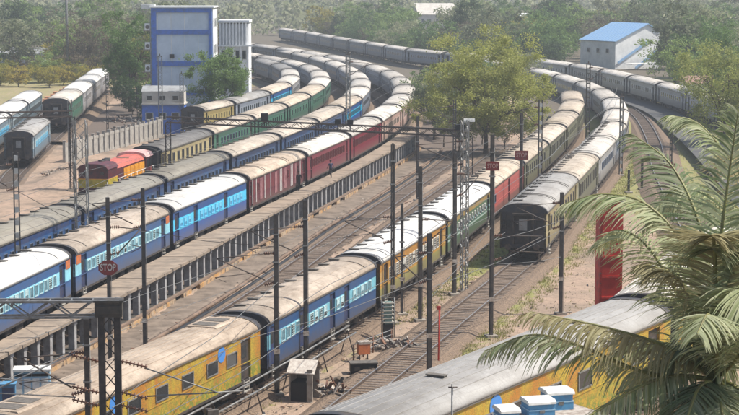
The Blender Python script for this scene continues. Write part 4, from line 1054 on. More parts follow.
sm_ = [MB().ext([(-.3, 0), (-.22, .2), (.05, .3), (.28, .16), (.33, 0)], -.25-.05*k, .3).mesh('rock', M['trunk']) for k in range(3)]
for (x, y, s_) in ((-1.7, 103.6, 1.2), (-1.3, 101.8, .8), (.3, 97, 1.0), (-3.0, 94.5, .9), (-1.0, 98.5, .7)):
    o = ob('rock', random.choice(sm_), None, (x, y, ground(x, y)-.02), (0, 0, random.uniform(0, 6)), (s_, s_, s_)); tag(o, 'dark rock lying on the pink earth between the tracks', 'rock', 'rocks between the tracks')
# sleepers stacked beside the track: small dark planks
for i, (x, y, a) in enumerate(((-.6, 104.2, .2), (-.1, 105.0, .3), (1.9, 102.2, .5))):
    o = MB().box(-1.2, 1.2, -.1, .1, 0, .12).box(-1.0, -.8, -.14, .14, .12, .16).ob('loose_sleeper', M['trunk'], None, (x, y, ground(x, y)+.0), (0, 0, a)); tag(o, 'loose dark sleeper lying on the pink earth near the black box', 'sleeper', 'loose sleepers on the earth')

# white and blue lockers under the platform edge
x0 = edge_x(101)+1.0
r = thing('slotted_cabinet', 'pale slotted cabinet beside the platform columns in the lower left', 'cabinet', (x0+.55, 101.5, -.78), .12)
m = MB(); m.ext([(-.55, 0), (-.45, 1.5), (.45, 1.5), (.55, 0)], -.95, .95); m.ob('body', M['crate_c'], r)
m = MB(); m.box(-1.0, 1.0, -.62, .5, 1.5, 1.62); m.ob('top', M['white'], r)
sl = MB().box(-.22, .22, -.03, .0, -.07, .07).mesh('slot', M['black'])
for k in range(4): ob('slot', sl, r, (-.7+k*.46, -.475, 1.28))
pl_ = MB().box(-.18, .18, -.04, .0, 0, .95).mesh('panel', M['white'])
for k in range(4): ob('panel', pl_, r, (-.7+k*.46, -.53, .15), (-.07, 0, 0))
r = thing('blue_cabinet', 'dark blue cabinet at the left of the pale slotted cabinet', 'cabinet', (x0-.7, 99.2, -.78), .12)
MB().box(-.75, .75, -.35, .35, 0, 1.2).ob('body', M['crate_b'], r)
for k in (-.37, .37): MB().box(k-.3, k+.3, -.39, -.35, .15, 1.05).ob('door', M['door_b'], r)
MB().box(-.79, .79, -.4, .4, 1.2, 1.26).ob('lid', M['crate_b'], r)

# stacked blue cool boxes on a white ledge in front of the nearest train
Zs = 9.12
r = thing('flat_roof', 'flat pale ledge in front of the nearest train carrying blue boxes', 'roof', (6.6, 56.2, 0), .55)
MB().box(-3.2, -.2, -1.5, .5, Zs-.2, Zs).ob('slab', M['scrap'], r); MB().box(-3.1, -.3, -1.4, .4, ground(6, 56)-3, Zs-.25).ob('walls', M['concrete'], r)
def cool(x, y, z, w_, h_, label, rz):
    r = thing('cool_box', label, 'box', (x, y, z), rz, 'blue boxes with white lids')
    MB().box(-w_/2, w_/2, -.4, .4, 0, h_*.45).ob('lower_case', M['crate_b'], r); MB().box(-w_/2+.02, w_/2-.02, -.38, .38, h_*.45+.03, h_*.9).ob('upper_case', M['crate_b'], r); MB().box(-w_/2-.01, w_/2+.01, -.41, .41, h_*.45, h_*.45+.03).ob('seam', M['crate_c'], r)
    MB().ext([(-.43, 0), (-.42, .06), (-.3, .12), (.3, .12), (.42, .06), (.43, 0)], -w_/2-.03, w_/2+.03).ob('lid', M['white'], r, (0, 0, h_*.9))
    MB().box(-.08, .08, -.42, -.38, h_*.3, h_*.5).ob('latch', M['galv'], r)
cool(4.98, 55.1, Zs, .8, .42, 'front blue box with white lid on the pale ledge', .25)
cool(5.62, 56.0, Zs, .8, .52, 'rear taller blue box with white lid on the pale ledge', .25)
cool(4.0, 54.3, Zs, .55, .34, 'leftmost blue box with rounded white lid at the bottom edge', .25)

# red pillar
r = thing('red_pillar', 'broad red steel pillar rising behind the palm fronds', 'pillar', (12.8, 100.5, -.3), .12)
MB().box(-.62, .62, -.5, .5, 0, 10.35).ob('column', M['red'], r); MB().box(-.5, .5, -.515, -.5, .3, 10.0).ob('web_plate', mat('red_web', (.50, .035, .025), .55, (.36, .03, .02), 2), r)
MB().box(-.72, .72, -.6, .6, 10.35, 10.5).ob('cap', M['concrete'], r)
for k in range(9): MB().box(-.5, .5, -.56, -.515, .8+k*1.1, .9+k*1.1).ob('stiffener', M['red'], r)
for sx in (-.56, .56):
    m = MB()
    for k in range(18): m.tube((sx, -.5, .5+k*.55), (sx, -.535, .5+k*.55), .035, 0, 6)
    tag(m.ob('rivets', M['rust'], r), kind='stuff')

# ---------------------------------------------------------------- people on the platform
def person(x, y, z, rz, label, top, walk=1):
    r = thing('person', label, 'person', (x, y, z), rz); r.scale = (1.1, 1.1, 1.04)
    V = [(0, 0, .93), (0, 0, 1.15), (0, .01, 1.40), (0, .01, 1.50), (0, .03, 1.60), (0, .03, 1.70),
         (.09, 0, .88), (.10, .10*walk, .48), (.10, -.02+.16*walk*.4, .08), (.10, .10+.06*walk, .04),
         (-.09, 0, .88), (-.10, -.04, .48), (-.10, -.22*walk, .10), (-.10, -.12*walk, .04),
         (.19, 0, 1.40), (.25, -.08*walk, 1.14), (.24, .06, .92), (.24, .10, .82),
         (-.19, 0, 1.40), (-.25, .06*walk, 1.14), (-.24, .20*walk, .96), (-.24, .24*walk, .87)]
    Rr = [.15, .14, .15, .06, .095, .085, .095, .065, .042, .04, .095, .065, .042, .04, .06, .046, .036, .035, .06, .046, .036, .035]
    Ed = [(0,1),(1,2),(2,3),(3,4),(4,5),(0,6),(6,7),(7,8),(8,9),(0,10),(10,11),(11,12),(12,13),(2,14),(14,15),(15,16),(16,17),(2,18),(18,19),(19,20),(20,21)]
    me_ = bpy.data.meshes.new('body'); me_.from_pydata(V, Ed, []); o = ob('body', me_, r)
    md = o.modifiers.new('skin', 'SKIN'); 
    for i, q in enumerate(Rr): me_.skin_vertices[0].data[i].radius = (q, q*.8)
    me_.skin_vertices[0].data[0].use_root = True
    o.modifiers.new('sub', 'SUBSURF').levels = 1; o.modifiers['sub'].render_levels = 1
    dg = bpy.context.evaluated_depsgraph_get(); nm = bpy.data.meshes.new_from_object(o.evaluated_get(dg)); bpy.data.objects.remove(o)
    nm.materials.clear(); 
    for q in (M['skin'], top, M['cloth_k']): nm.materials.append(q)
    for p in nm.polygons:
        c_ = p.center; p.use_smooth = True
        p.material_index = 2 if c_.z < .95 and abs(c_.x) < .2 else (1 if .9 < c_.z < 1.46 and not (c_.z < 1.05 and abs(c_.x) > .17) else (0 if c_.z >= 1.46 or abs(c_.x) > .19 else 1))
        if c_.z < .09: p.material_index = 2
    ob('body', nm, r)
    m = MB()
    for i in range(6):
        t0, t1 = i/6*pi/2, (i+1)/6*pi/2
        m.tube((0, .02, 1.68+.11*sin(t0)), (0, .02, 1.68+.11*sin(t1)), .105*cos(t0), 0, 10, r2=max(.005, .105*cos(t1)), cap=False)
    m.ob('hair', M['hair'], r)
person(edge_x(180)-1.6, 180.0, ZDK, -2.6, 'person in dark clothes walking on the platform, nearer one', M['cloth_k'], .7)
person(edge_x(191)-.9, 191.0, ZDK, .6, 'person in dark blue shirt striding on the platform, farther one', M['cloth_b'], 1.1)
# ---------------------------------------------------------------- buildings
def window_part(parent, x, y, z, w_, h_, rot=0, fr='framew'):
    f = MB(); f.box(-w_/2, w_/2, -.06, .0, -h_/2, h_/2); o = f.ob('window', M[fr], parent, (x, y, z), (0, 0, rot))
    MB().box(-w_/2+.1, w_/2-.1, -.075, -.06, -h_/2+.1, h_/2-.1).ob('pane', M['glass'], o); return o
r = thing('signal_building', 'tall grey building framed with bright blue bands, upper left', 'building', (-32.3, 282, 0))
MB().box(.25, 8.85, .25, 8.5, -.3, 16.6).ob('wall', M['wallg'], r)
BP = M['blue_paint']
for x0, x1 in ((0, .72), (8.5, 9.0)): MB().box(x0, x1, 0, .5, -.3, 16.45).ob('blue_column', BP, r)
for z0, z1 in ((16.45, 17.1), (13.2, 13.85), (8.55, 9.25), (4.2, 4.8)): MB().box(.0 if z0 > 16 else .725, 9.0 if z0 > 16 else 8.497, .0 if z0 > 16 else .05, .5, z0, z1).ob('blue_band', BP, r)
MB().box(8.86, 9.12, .55, 8.7, -.3, 16.9).ob('side_wall', M['wallw'], r); MB().box(-.25, 9.3, -.2, 8.9, 17.1, 17.3).ob('roof_slab', M['wallw'], r)
MB().box(-1.6, .4, 1.5, 3, 16.9, 17.6).ob('roof_tank', M['white'], r)
for z in (14.4, 11.6, 8.3, 5.4): 
    MB().box(-1.25, 0, .3, 2.0, z-.75, z-.6).ob('balcony', M['concrete'], r)
    o = MB().box(-.95, -.2, .0, .5, z-.6, z+.45).ob('air_unit', M['wallw'], r); MB().tube((-.55, -.02, z-.1), (-.55, .0, z-.1), .3, 0, 12).ob('fan_grille', M['vent'], o)
MB().path([(-.1, -.05, 0), (-.1, -.05, 16)], .07).ob('drain_pipe', M['galv'], r)
MB().box(2.7, 3.4, -.25, .0, 9.7, 10.3).ob('vent_box', M['black'], r)
for k in range(4): MB().box(.9+k*2, 1.0+k*2, .21, .25, -.3, 16.4).ob('panel_joint', M['wallw'], r)
for z in (15.1, 11.0, 6.5):
    for k in range(3): MB().box(1.0+k*2.6, 2.9+k*2.6, .235, .25, z-1.0, z+.9).ob('wall_panel', M['wallg'], r)
MB().box(4.0, 5.2, .2, .25, .2, 2.6).ob('door', M['door_d'], r)
for k in range(3): window_part(r, 9.125, 2+k*2.4, 14.9, 1.0, 1.3, pi/2); window_part(r, 9.125, 2+k*2.4, 11.0, 1.0, 1.3, pi/2)
r = thing('white_building', 'white building with vertical louvres right of the blue framed building', 'building', (-23.4, 296, 0))
MB().box(0, 4.6, .4, 7, -.2, 14.4).ob('wall', M['wallw'], r)
for k in range(9): MB().box(.1+k*.5, .32+k*.5, 0, .4, 11.2, 14.6).ob('louvre', M['wallw'], r)
MB().box(-.1, 4.75, -.15, 7.1, 14.6, 14.95).ob('roof_slab', M['wallw'], r); MB().box(-.1, 5.3, -.2, .41, 10.9, 11.15).ob('ledge', M['wallw'], r)
for k in range(4): window_part(r, .75+k*1.05, .4, 9.6, .7, 1.5)
for k in range(4): window_part(r, .75+k*1.05, .4, 6.4, .7, 1.5)
for k in range(5): MB().box(.0+k*1.1, .2+k*1.1, .05, .39, 2, 10.9).ob('pillar', M['wallw'], r)
r = thing('relay_cabin', 'low cabin with blue lower wall and pale upper wall below the blue framed building', 'cabin', (-31.4, 262, 0))
MB().box(0, 5.7, 0, 4.5, -.2, 4.2).ob('lower_wall', BP, r); MB().box(.02, 5.68, .05, 4.4, 4.2, 6.0).ob('upper_wall', M['wallc'], r); MB().ext([(0, 6.0), (2.2, 6.7), (4.4, 6.0)], -.1, 5.8).ob('roof', M['greyroof'], r)
MB().box(-.15, 5.85, -.2, 4.6, 4.1, 4.3).ob('ledge', M['wallc'], r)
for k in range(3): window_part(r, 1+k*1.8, .0, 2.6, 1.1, 1.0)
for k in range(3): window_part(r, 1+k*1.8, .05, 5.1, .9, .8)
# panel fence
fcm = mat('fence_concrete', (.36, .34, .31), .9, (.24, .22, .2), 1.5)
r = thing('panel_fence', 'cream concrete panel fence left of the orange locomotive', 'fence')
p0 = Vector((-35.3, 219, .1)); p1 = Vector((-28.2, 257, .1)); L = (p1-p0).length; d = (p1-p0).normalized(); az = atan2(d.y, d.x)
pst = MB().box(-.14, .14, -.16, .16, 0, 2.75).box(-.17, .17, -.2, .2, 2.75, 2.85).mesh('post', fcm); npan = 19
pan = MB().box(-.66, .66, -.05, .05, .0, 2.15).box(-.86, .86, -.07, .07, 2.16, 2.5).box(-.86, .86, -.07, .07, 0, .5).mesh('panel', fcm)
for k in range(npan+1):
    c_ = p0+d*(L*k/npan); ob('post', pst, r, c_, (0, 0, az))
    if k < npan: ob('panel', pan, r, c_+d*(L/npan/2), (0, 0, az))
# brick stacks
bk = [MB() for _ in range(3)]
for m in bk:
    for c_ in range(4):
        for k in range(5):
            for j in range(3): x0 = -1.25+k*.5+random.uniform(-.02, .02); y0 = -.75+j*.5; m.box(x0, x0+.47, y0, y0+.47, c_*.26, c_*.26+.24)
bkm = [m.mesh('bricks', M['brick']) for m in bk]
pal_ = MB().box(-1.4, 1.4, -.9, .9, -.15, -.01).mesh('pallet', M['trunk'])
for i in range(9):
    for j in range(2):
        x, y = -53.6-i*.22+j*3.4+random.uniform(-.3, .3), 300+i*6.5+random.uniform(-.5, .5)
        r = thing('brick_stack', 'stack of orange bricks in the row between the two far left trains', 'bricks', (x, y, .25), random.uniform(-.15, .15)+.1, 'brick stacks at the far left')
        tag(ob('bricks', random.choice(bkm), r), kind='stuff'); ob('pallet', pal_, r)
# warehouse
A_, B_, C_, D_ = (50.6, 457), (57.3, 444), (68.5, 450.5), (62, 463.5)
r = thing('warehouse', 'cream warehouse with light blue sloping roof among the trees, upper right', 'warehouse')
lerp = lambda p, q, t_: (p[0]+(q[0]-p[0])*t_, p[1]+(q[1]-p[1])*t_)
R1, R2 = lerp(B_, C_, .72), lerp(A_, D_, .72)
m = MB(); ze, zr, zc = 6.4, 10.3, 8.6
m.face([(*A_, -.2), (*B_, -.2), (*B_, ze), (*A_, ze)]); m.face([(*B_, -.2), (*C_, -.2), (*C_, zc), (*R1, zr), (*B_, ze)])
m.face([(*C_, -.2), (*D_, -.2), (*D_, zc), (*C_, zc)]); m.face([(*D_, -.2), (*A_, -.2), (*A_, ze), (*R2, zr), (*D_, zc)])
m.ob('wall', M['wallw'], r)
def roofpl(a, b_, c_, d_, nm, mt):
    m = MB(); P = [Vector(q) for q in (a, b_, c_, d_)]; n_ = (P[1]-P[0]).cross(P[3]-P[0]).normalized()*.18
    if n_.z < 0: n_ = -n_
    ctr = sum(P, Vector())/4; P = [ctr+(q-ctr)*1.05+n_*.3 for q in P]
    m.face([q+n_ for q in P]); m.face([q for q in P[::-1]])
    for i in range(4): j = (i+1) % 4; m.face([P[i], P[j], P[j]+n_, P[i]+n_])
    m.ob(nm, M[mt], r)
roofpl((*A_, ze), (*B_, ze), (*R1, zr), (*R2, zr), 'roof_slope', 'cyanroof'); roofpl((*R2, zr), (*R1, zr), (*C_, zc), (*D_, zc), 'roof_slope', 'cyanroof')
for k in range(1, 12):
    p_ = lerp(A_, B_, k/12); q_ = lerp(R2, R1, k/12); m = MB(); m.beam((*p_, ze+.28), (*q_, zr+.28), .12, .08); m.ob('roof_seam', M['cyanroof'], r)
for k, (z0, z1) in enumerate(((1.5, 6.5), (.2, 4.2))):
    a = lerp(B_, C_, .05+k*.4); b_ = lerp(B_, C_, .75+k*.2); m = MB(); m.beam((a[0]+.1, a[1]-.25, z0), (b_[0]+.1, b_[1]-.25, z1), .12, .55); m.ob('sloping_trim', M['cyanroof'], r)
m = MB(); m.beam((60, 441.5, 1.4), (70.5, 447.5, 1.4), 3.2, .2); m.ob('lean_to_roof', M['white'], r)
for k in range(3): q = lerp(A_, B_, .25+k*.27); window_part(r, q[0]-.1, q[1]-.1, 4.2, 1.2, 1.1, atan2(B_[1]-A_[1], B_[0]-A_[0]))
def shed(name, label, x, y, w_, dep, h_, rise, roof, wall, rz=0, cat='shed'):
    r = thing(name, label, cat, (x, y, 0), rz)
    MB().box(-w_/2, w_/2, 0, dep, -.3, h_).ob('wall', M[wall], r); MB().ext([(-.5, h_), (dep/2, h_+rise), (dep+.5, h_)], -w_/2-.4, w_/2+.4).ob('roof', M[roof], r)
    for k in range(int(w_/3)): window_part(r, -w_/2+1.5+k*3, 0, h_*.55, 1.1, h_*.3)
shed('long_shed', 'long low grey roofed shed in front of the trees at the far left', -86, 470, 11, 6, 2.6, 1.4, 'greyroof', 'wallg')
shed('distant_shed', 'distant white roofed shed among the trees above the grey-blue train', 28.5, 790, 16, 26, 5.5, 4.5, 'wallc', 'wallc', .12)
shed('small_house', 'small house with brown roof and white wall behind the outer curve at right', 58, 331, 5.0, 6, 3.2, 1.2, 'brownroof', 'wallw', .1, 'house')
shed('far_house', 'tiny pale house among the trees at top centre right', 52, 640, 9, 8, 7.5, 1.5, 'wallw', 'wallw', 0, 'house')
# dark strip painting the outer train's ground shadow and a road lower down
rd = MB(); Lr = CP.off(3.2, 268, 398); Rr_ = CP.off(8.8, 268, 398)
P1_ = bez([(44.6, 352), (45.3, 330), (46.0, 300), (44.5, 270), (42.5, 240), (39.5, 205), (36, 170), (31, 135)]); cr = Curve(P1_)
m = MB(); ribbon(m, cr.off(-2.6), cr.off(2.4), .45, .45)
tag(m.ob('shade_road', mat('shade_asphalt', (.065, .068, .075), .9, (.10, .095, .09), .5)), kind='structure')

# ---------------------------------------------------------------- trees
def leafmat(name, c1, c2, c3=None):
    m, t, b = newmat(name)
    oi = nd(t, 'ShaderNodeObjectInfo'); geo = nd(t, 'ShaderNodeNewGeometry')
    f = ramp(t, noise(t, .35, 4, .6), [(.35, 0.), (.65, 1.)])
    c = mixc(t, f, c1, c2); ri = ramp(t, geo.outputs['Random Per Island'], [(0, 0.), (1, .75)])
    c = mixc(t, ri, c, c3 or tuple(x*1.7 for x in c1))
    hs = nd(t, 'ShaderNodeHueSaturation'); mr = nd(t, 'ShaderNodeMapRange'); t.links.new(oi.outputs['Random'], mr.inputs[0]); mr.inputs[3].default_value = .65; mr.inputs[4].default_value = 1.35
    mh = nd(t, 'ShaderNodeMapRange'); t.links.new(oi.outputs['Random'], mh.inputs[0]); mh.inputs[3].default_value = .52; mh.inputs[4].default_value = .478
    t.links.new(mr.outputs[0], hs.inputs['Value']); t.links.new(mh.outputs[0], hs.inputs['Hue']); t.links.new(c, hs.inputs['Color'])
    t.links.new(hs.outputs[0], b.inputs['Base Color']); b.inputs['Roughness'].default_value = .65; b.inputs['Specular IOR Level'].default_value = .25
    tr = nd(t, 'ShaderNodeBsdfTranslucent'); t.links.new(hs.outputs[0], tr.inputs[0]); mx = nd(t, 'ShaderNodeMixShader'); mx.inputs[0].default_value = .42
    t.links.new(b.outputs[0], mx.inputs[1]); t.links.new(tr.outputs[0], mx.inputs[2]); t.links.new(mx.outputs[0], t.nodes['Material Output'].inputs[0])
    return m
LF = {'green': leafmat('leaves_green', (.12, .19, .06), (.17, .23, .07)), 'yellow': leafmat('leaves_yellow_green', (.20, .22, .04), (.30, .28, .04), (.42, .36, .07)),
 'grey': leafmat('leaves_grey_green', (.17, .21, .10), (.22, .25, .13), (.32, .32, .22)), 'dark': leafmat('leaves_dark', (.05, .08, .035), (.075, .105, .045)),
 'brown': leafmat('leaves_brown', (.12, .10, .06), (.16, .13, .08), (.2, .17, .12)), 'palm': leafmat('palm_leaves', (.19, .25, .12), (.29, .34, .17), (.56, .56, .40)), 'dry': leafmat('palm_leaves_dry', (.34, .29, .16), (.42, .36, .2), (.55, .5, .32)),
 'airy': leafmat('leaves_airy', (.18, .22, .06), (.31, .36, .06), (.38, .38, .16))}
def crown_mesh(rx, rz, n_cl, per, leaf, mt, seed, zc, flat=.0, clr=.22, core=.25):
    rn = random.Random(seed); V = []; F = []
    for c in range(n_cl):
        while True:
            x, y, z = rn.uniform(-1, 1), rn.uniform(-1, 1), rn.uniform(-1, 1); d = (x*x+y*y+z*z)**.5
            if core < d < 1: break
        bulge = 1+.22*sin(3*atan2(y, x)+seed)+.15*sin(5*z+seed*2)
        cx, cy, cz = x*rx*bulge, y*rx*bulge, zc+z*rz*(1 if z > 0 else .8)*bulge
        r_ = rx*clr*rn.uniform(.5, 1.25)
        for k in range(int(per*rn.uniform(.5, 1.3))):
            g = rn.gauss; px, py, pz = cx+g(0, r_*.5), cy+g(0, r_*.5), cz+g(0, r_*.36)
            a = Vector((g(0, 1), g(0, 1), g(0, .7))).normalized(); b_ = a.cross(Vector((g(0, 1), g(0, 1), g(0, 1)))).normalized()
            L_ = leaf*rn.uniform(.6, 1.4); w_ = L_*.45; n_ = len(V)
            V += [(px-a.x*L_/2, py-a.y*L_/2, pz-a.z*L_/2), (px+b_.x*w_/2, py+b_.y*w_/2, pz+b_.z*w_/2), (px+a.x*L_/2, py+a.y*L_/2, pz+a.z*L_/2), (px-b_.x*w_/2, py-b_.y*w_/2, pz-b_.z*w_/2)]
            F.append((n_, n_+1, n_+2, n_+3))
    me_ = bpy.data.meshes.new('crown'); me_.from_pydata(V, [], F); me_.materials.append(mt); return me_
def trunk_mesh(h, r_, spread, nb, seed, rz, lean=(0, 0)):
    rn = random.Random(seed); m = MB(); pts = [Vector((lean[0]*t_*t_*h+rn.uniform(-.1, .1)*t_, lean[1]*t_*t_*h+rn.uniform(-.1, .1)*t_, t_*h)) for t_ in (0, .2, .4, .6, .8, 1)]
    for i in range(5): m.tube(pts[i], pts[i+1], r_*(1-i*.14), 0, 8, r2=r_*(1-(i+1)*.14))
    def br(p, d, L_, r0, lv):
        q = p; n_ = 3
        for k in range(n_):
            d2 = (d+Vector((rn.gauss(0, .22), rn.gauss(0, .22), rn.gauss(.08, .15)))).normalized(); q2 = q+d2*L_/n_; m.tube(q, q2, r0*(1-k*.22), 0, 5, r2=r0*(1-(k+1)*.22), cap=False)
            if lv > 0 and k: 
                for _ in range(2): br(q2, (d2+Vector((rn.gauss(0, .7), rn.gauss(0, .7), rn.gauss(.1, .4)))).normalized(), L_*.6, r0*.5, lv-1)
            q = q2; d = d2
    for k in range(nb):
        a = 2*pi*k/nb+rn.random(); t_ = rn.uniform(.5, 1); p = pts[3].lerp(pts[5], (t_-.5)*2)
        br(p, Vector((cos(a)*spread, sin(a)*spread, 1.0*rz)).normalized(), h*rn.uniform(.8, 1.15), r_*.42, 2)
    me_ = m.mesh('trunk', M['trunk']); return me_
def tree(name, label, x, y, crown, trunk, rz=0, sc=(1, 1, 1), group=None, cat='tree', z=None):
    r = thing(name, label, cat, (x, y, ground(x, y)-.1 if z is None else z), rz, group); r.scale = sc
    ob('crown', crown, r); ob('trunk', trunk, r); return r
# the big airy tree between the trains
tree('broad_tree', 'big airy yellow-green tree standing between the trains in the middle', 14.6, 238, crown_mesh(8.0, 7.2, 330, 250, .25, LF['airy'], 11, 8.3, clr=.13, core=.15), trunk_mesh(4.6, .38, 1.0, 7, 5, .9, (.05, 0)), .4)
tree('broad_tree', 'dense green crown tree left of the big airy tree, behind the train curve', 9.0, 262, crown_mesh(4.6, 4.2, 90, 110, .32, LF['grey'], 23, 5.6, clr=.2), trunk_mesh(3, .28, 1, 5, 6, .9), 0)
tree('leafy_tree', 'light green small tree in front of the blue framed building', -21.6, 276, crown_mesh(4.5, 4.3, 150, 150, .30, LF['green'], 31, 6.8, clr=.2, core=.1), trunk_mesh(3.2, .25, .9, 6, 7, 1), .5, z=-.1)
tree('leafy_tree', 'tall dark green tree left of the blue framed building', -38.2, 303, crown_mesh(4.8, 6.8, 130, 130, .32, LF['green'], 37, 9.0, clr=.2), trunk_mesh(5, .35, .7, 6, 8, 1.2), .1)
tree('leafy_tree', 'sunlit mottled green tree at the right edge above the palm', 45.5, 243, crown_mesh(6.4, 6.4, 170, 140, .28, LF['airy'], 41, 8.5, clr=.18), trunk_mesh(4.5, .35, .9, 7, 9, 1), .2)
tree('leafy_tree', 'green tree behind the mottled tree at the right edge', 56.5, 292, crown_mesh(6.6, 6.0, 150, 130, .32, LF['green'], 43, 8.6, clr=.2), trunk_mesh(4.6, .35, .9, 7, 10, 1), 1.2)
shapes = []
for i, (mt, rx, rz, cl, lf) in enumerate((('green', 5.0, 4.4, 70, .55), ('grey', 5.4, 4.8, 66, .55), ('dark', 4.4, 5.0, 70, .5), ('yellow', 4.2, 3.4, 60, .5), ('brown', 4.8, 4.6, 50, .45), ('grey', 3.8, 5.6, 60, .5), ('green', 6.0, 4.2, 80, .55))):
    shapes.append((crown_mesh(rx, rz, cl, 62, lf, LF[mt], 100+i, rz+2.2, clr=.24), trunk_mesh(3.4, .28, .9, 5, 60+i, 1), mt))
KN = {'green': 'leafy green tree', 'grey': 'grey-green hazy tree', 'dark': 'dark green tree', 'yellow': 'yellow-green tree', 'brown': 'brownish thin tree'}
def p_y(x):
    best = None
    for a, b_ in zip(CP.p[:-1], CP.p[1:]):
        if (a[0]-x)*(b_[0]-x) <= 0: best = max(best or 0, a[1], b_[1])
    return best
def blocked(x, y, rad=6):
    if seg_d(CP, x, y) < rad+4: return True
    if 46 < x < 72 and 415 < y < 468: return True
    if .098 < x/y < .158 and y < 455: return True
    if -95 < x < -76 and 400 < y < 482: return True
    if 18 < x < 42 and 700 < y < 830: return True
    if .022 < x/y < .05 and 500 < y < 792: return True
    if 44 < x < 60 and 600 < y < 650: return True
    if x > 0 and x < 62:
        q = p_y(x)
        if q and y < q: return True
    if -33 < x <= 0 and y < p_y(max(x, -30.9))+8: return True
    if x <= -33 and y < 640:
        ex = CT1.x(y) if 240 < y < 415 else (CD.x(min(y, 488)) - 6 if y < 500 else CE.x(min(y, 525))-8)
        if x > ex-rad-2: return True
    return False
rn = random.Random(5); cnt = 0; placed = []
WH = lambda x, y: 'beyond the yard on the left' if x < -30 else ('behind the grey-blue train' if x < 22 else 'around the warehouse on the right')
def put(x, y, idx=None, sc=None):
    global cnt
    i = rn.choice((0, 0, 1, 1, 1, 2, 4, 5, 6, 6, 3)) if idx is None else idx
    cm, tm, k = shapes[i]; s_ = sc or rn.uniform(.8, 1.35)
    pxx = 369.5+x/y*1900; zn = ('at the far left', 'left of the blue framed building', 'behind the white louvred building', 'above the distant train', 'above the big airy tree', 'left of the warehouse', 'around the warehouse', 'above the right outer curve', 'at the upper right edge')[max(0, min(8, int(pxx/82)))]
    rw = 'front row' if y < 440 else ('middle row' if y < 520 else 'back row'); sz = 'broad ' if s_ > 1.16 else ('small ' if s_ < .96 else '')
    lb = sz+KN[k]+' '+zn+', '+rw+' of the wood'
    tree('background_tree', lb, x, y, cm, tm, rn.uniform(0, 6.28), (s_, s_, s_*rn.uniform(.85, 1.2)), lb.replace(' tree', ' trees'), z=-.2); cnt += 1
y = 345.
while y < 640:
    st = 7.4+(y-345)*.016; half = y*.2+10; x = -half
    while x < half:
        px, py = x+rn.uniform(-3.5, 3.5), y+rn.uniform(-5, 5)
        if not blocked(px, py) and (py > 392 or (px > 58 and py > 352)) and cnt < 262: put(px, py)
        x += st
    y += 12.5+(y-345)*.028
# shrubs: yellow-green row at the far left, and behind the trains
def zone(x, y):
    px = 369.5+x/y*1900
    return ('right of the louvred building', 'under the lattice mast top', 'left of the big airy tree', 'above the big airy tree', 'right of the big airy tree', 'by the right outer curve')[max(0, min(5, int((px-250)/70)))]
def shrub(x, y, i, sx, sz, label, group): 
    cm, tm, k = shapes[i]; tree('shrub', label, x, y, cm, tm, rn.uniform(0, 6), (sx, sx, sz), group, 'shrub', z=-.6)
for k in range(9): shrub(-78+k*3.0+rn.uniform(-1, 1), 372+rn.uniform(-6, 12), 3, .62, .55, 'yellow-green flowering shrub beyond the left edge trains', 'yellow-green shrubs at the far left')
for x, y in ((10.5, 283), (13.5, 300), (17, 318), (21, 335), (26, 352), (12, 322), (18, 345), (31, 372), (16, 280), (20, 300), (24, 318), (8.6, 300)): shrub(x, y, rn.choice((0, 1, 2, 5)), .62, .66, 'green bush inside the curves behind the big airy tree', 'bushes behind the big airy tree')
for x, y in ((48, 215), (44, 190), (52, 232), (40.5, 160), (47, 170)): shrub(x, y, rn.choice((0, 6)), .7, .6, 'green bush beyond the dark strip behind the palm', 'bushes beyond the dark strip')
for x, y in ((-46, 345), (-43, 352), (-40, 340), (-47, 366), (-40, 362), (-36, 350), (-35, 330), (-32, 342)): shrub(x, y, rn.choice((0, 2, 4)), .75, .8, 'dark bush behind the far left string of coaches', 'bushes behind the far left coaches')
hd = CP.off(10.5, 395, 620, 9)
for x, y in hd:
    if not (.098 < x/y < .158): shrub(x+rn.uniform(-1, 1), y+rn.uniform(0, 4), rn.choice((0, 1, 2, 4, 6)), rn.uniform(.6, .85), rn.uniform(.6, .9), 'bush in the hedge behind the distant train, '+zone(x, y), 'hedge bushes '+zone(x, y))
for x, y in ((11.5, 243), (17.5, 245), (9.8, 250), (15, 252), (20, 251)): shrub(x, y, rn.choice((1, 4, 5)), .42, .42, 'low scrubby bush around the foot of the big airy tree', 'bushes at the foot of the big airy tree')
for k, (x, y) in enumerate(((-34, 290), (-37, 296), (-31.5, 305), (-29, 315), (-35, 312), (-41, 318), (-27.5, 300))): shrub(x, y, (0, 2, 4, 5)[k % 4], .5, .5, 'dark bush in the gap left of the blue framed building', 'bushes left of the blue framed building')
for k in range(14): shrub(-92+k*2.9, 392+rn.uniform(-8, 10), (3, 0, 3, 4)[k % 4], .7, .62, 'yellow and green shrub in the hedge at the far left', 'hedge shrubs at the far left')
# far wood, too far to count
V = []; F = []
mm_ = MB()
y = 655.
while y < 1350:
    st = 13; half = y*.2+16; x = -half
    while x < half:
        px, py = x+rn.uniform(-5, 5), y+rn.uniform(-9, 9)
        if not blocked(px, py):
            s_ = rn.uniform(4.5, 7.5)
            for k in range(150):
                a = rn.uniform(0, 6.28); u = rn.random()**.5; zz = rn.random(); rr = s_*u*(1-zz*zz*.7)
                c_ = Vector((px+cos(a)*rr, py+sin(a)*rr, 1+zz*s_*1.7)); n1_ = Vector((rn.gauss(0, 1), rn.gauss(0, 1), rn.gauss(0, 1))).normalized(); n2_ = n1_.orthogonal(); L_ = rn.uniform(.5, 1.2)
                n_ = len(V); V += [c_-n1_*L_, c_+n2_*L_*.6, c_+n1_*L_, c_-n2_*L_*.6]; F.append((n_, n_+1, n_+2, n_+3))
        x += st
    y += 34+(y-655)*.05
me_ = bpy.data.meshes.new('distant_wood'); me_.from_pydata([tuple(v) for v in V], [], F); me_.materials.append(LF['grey'])
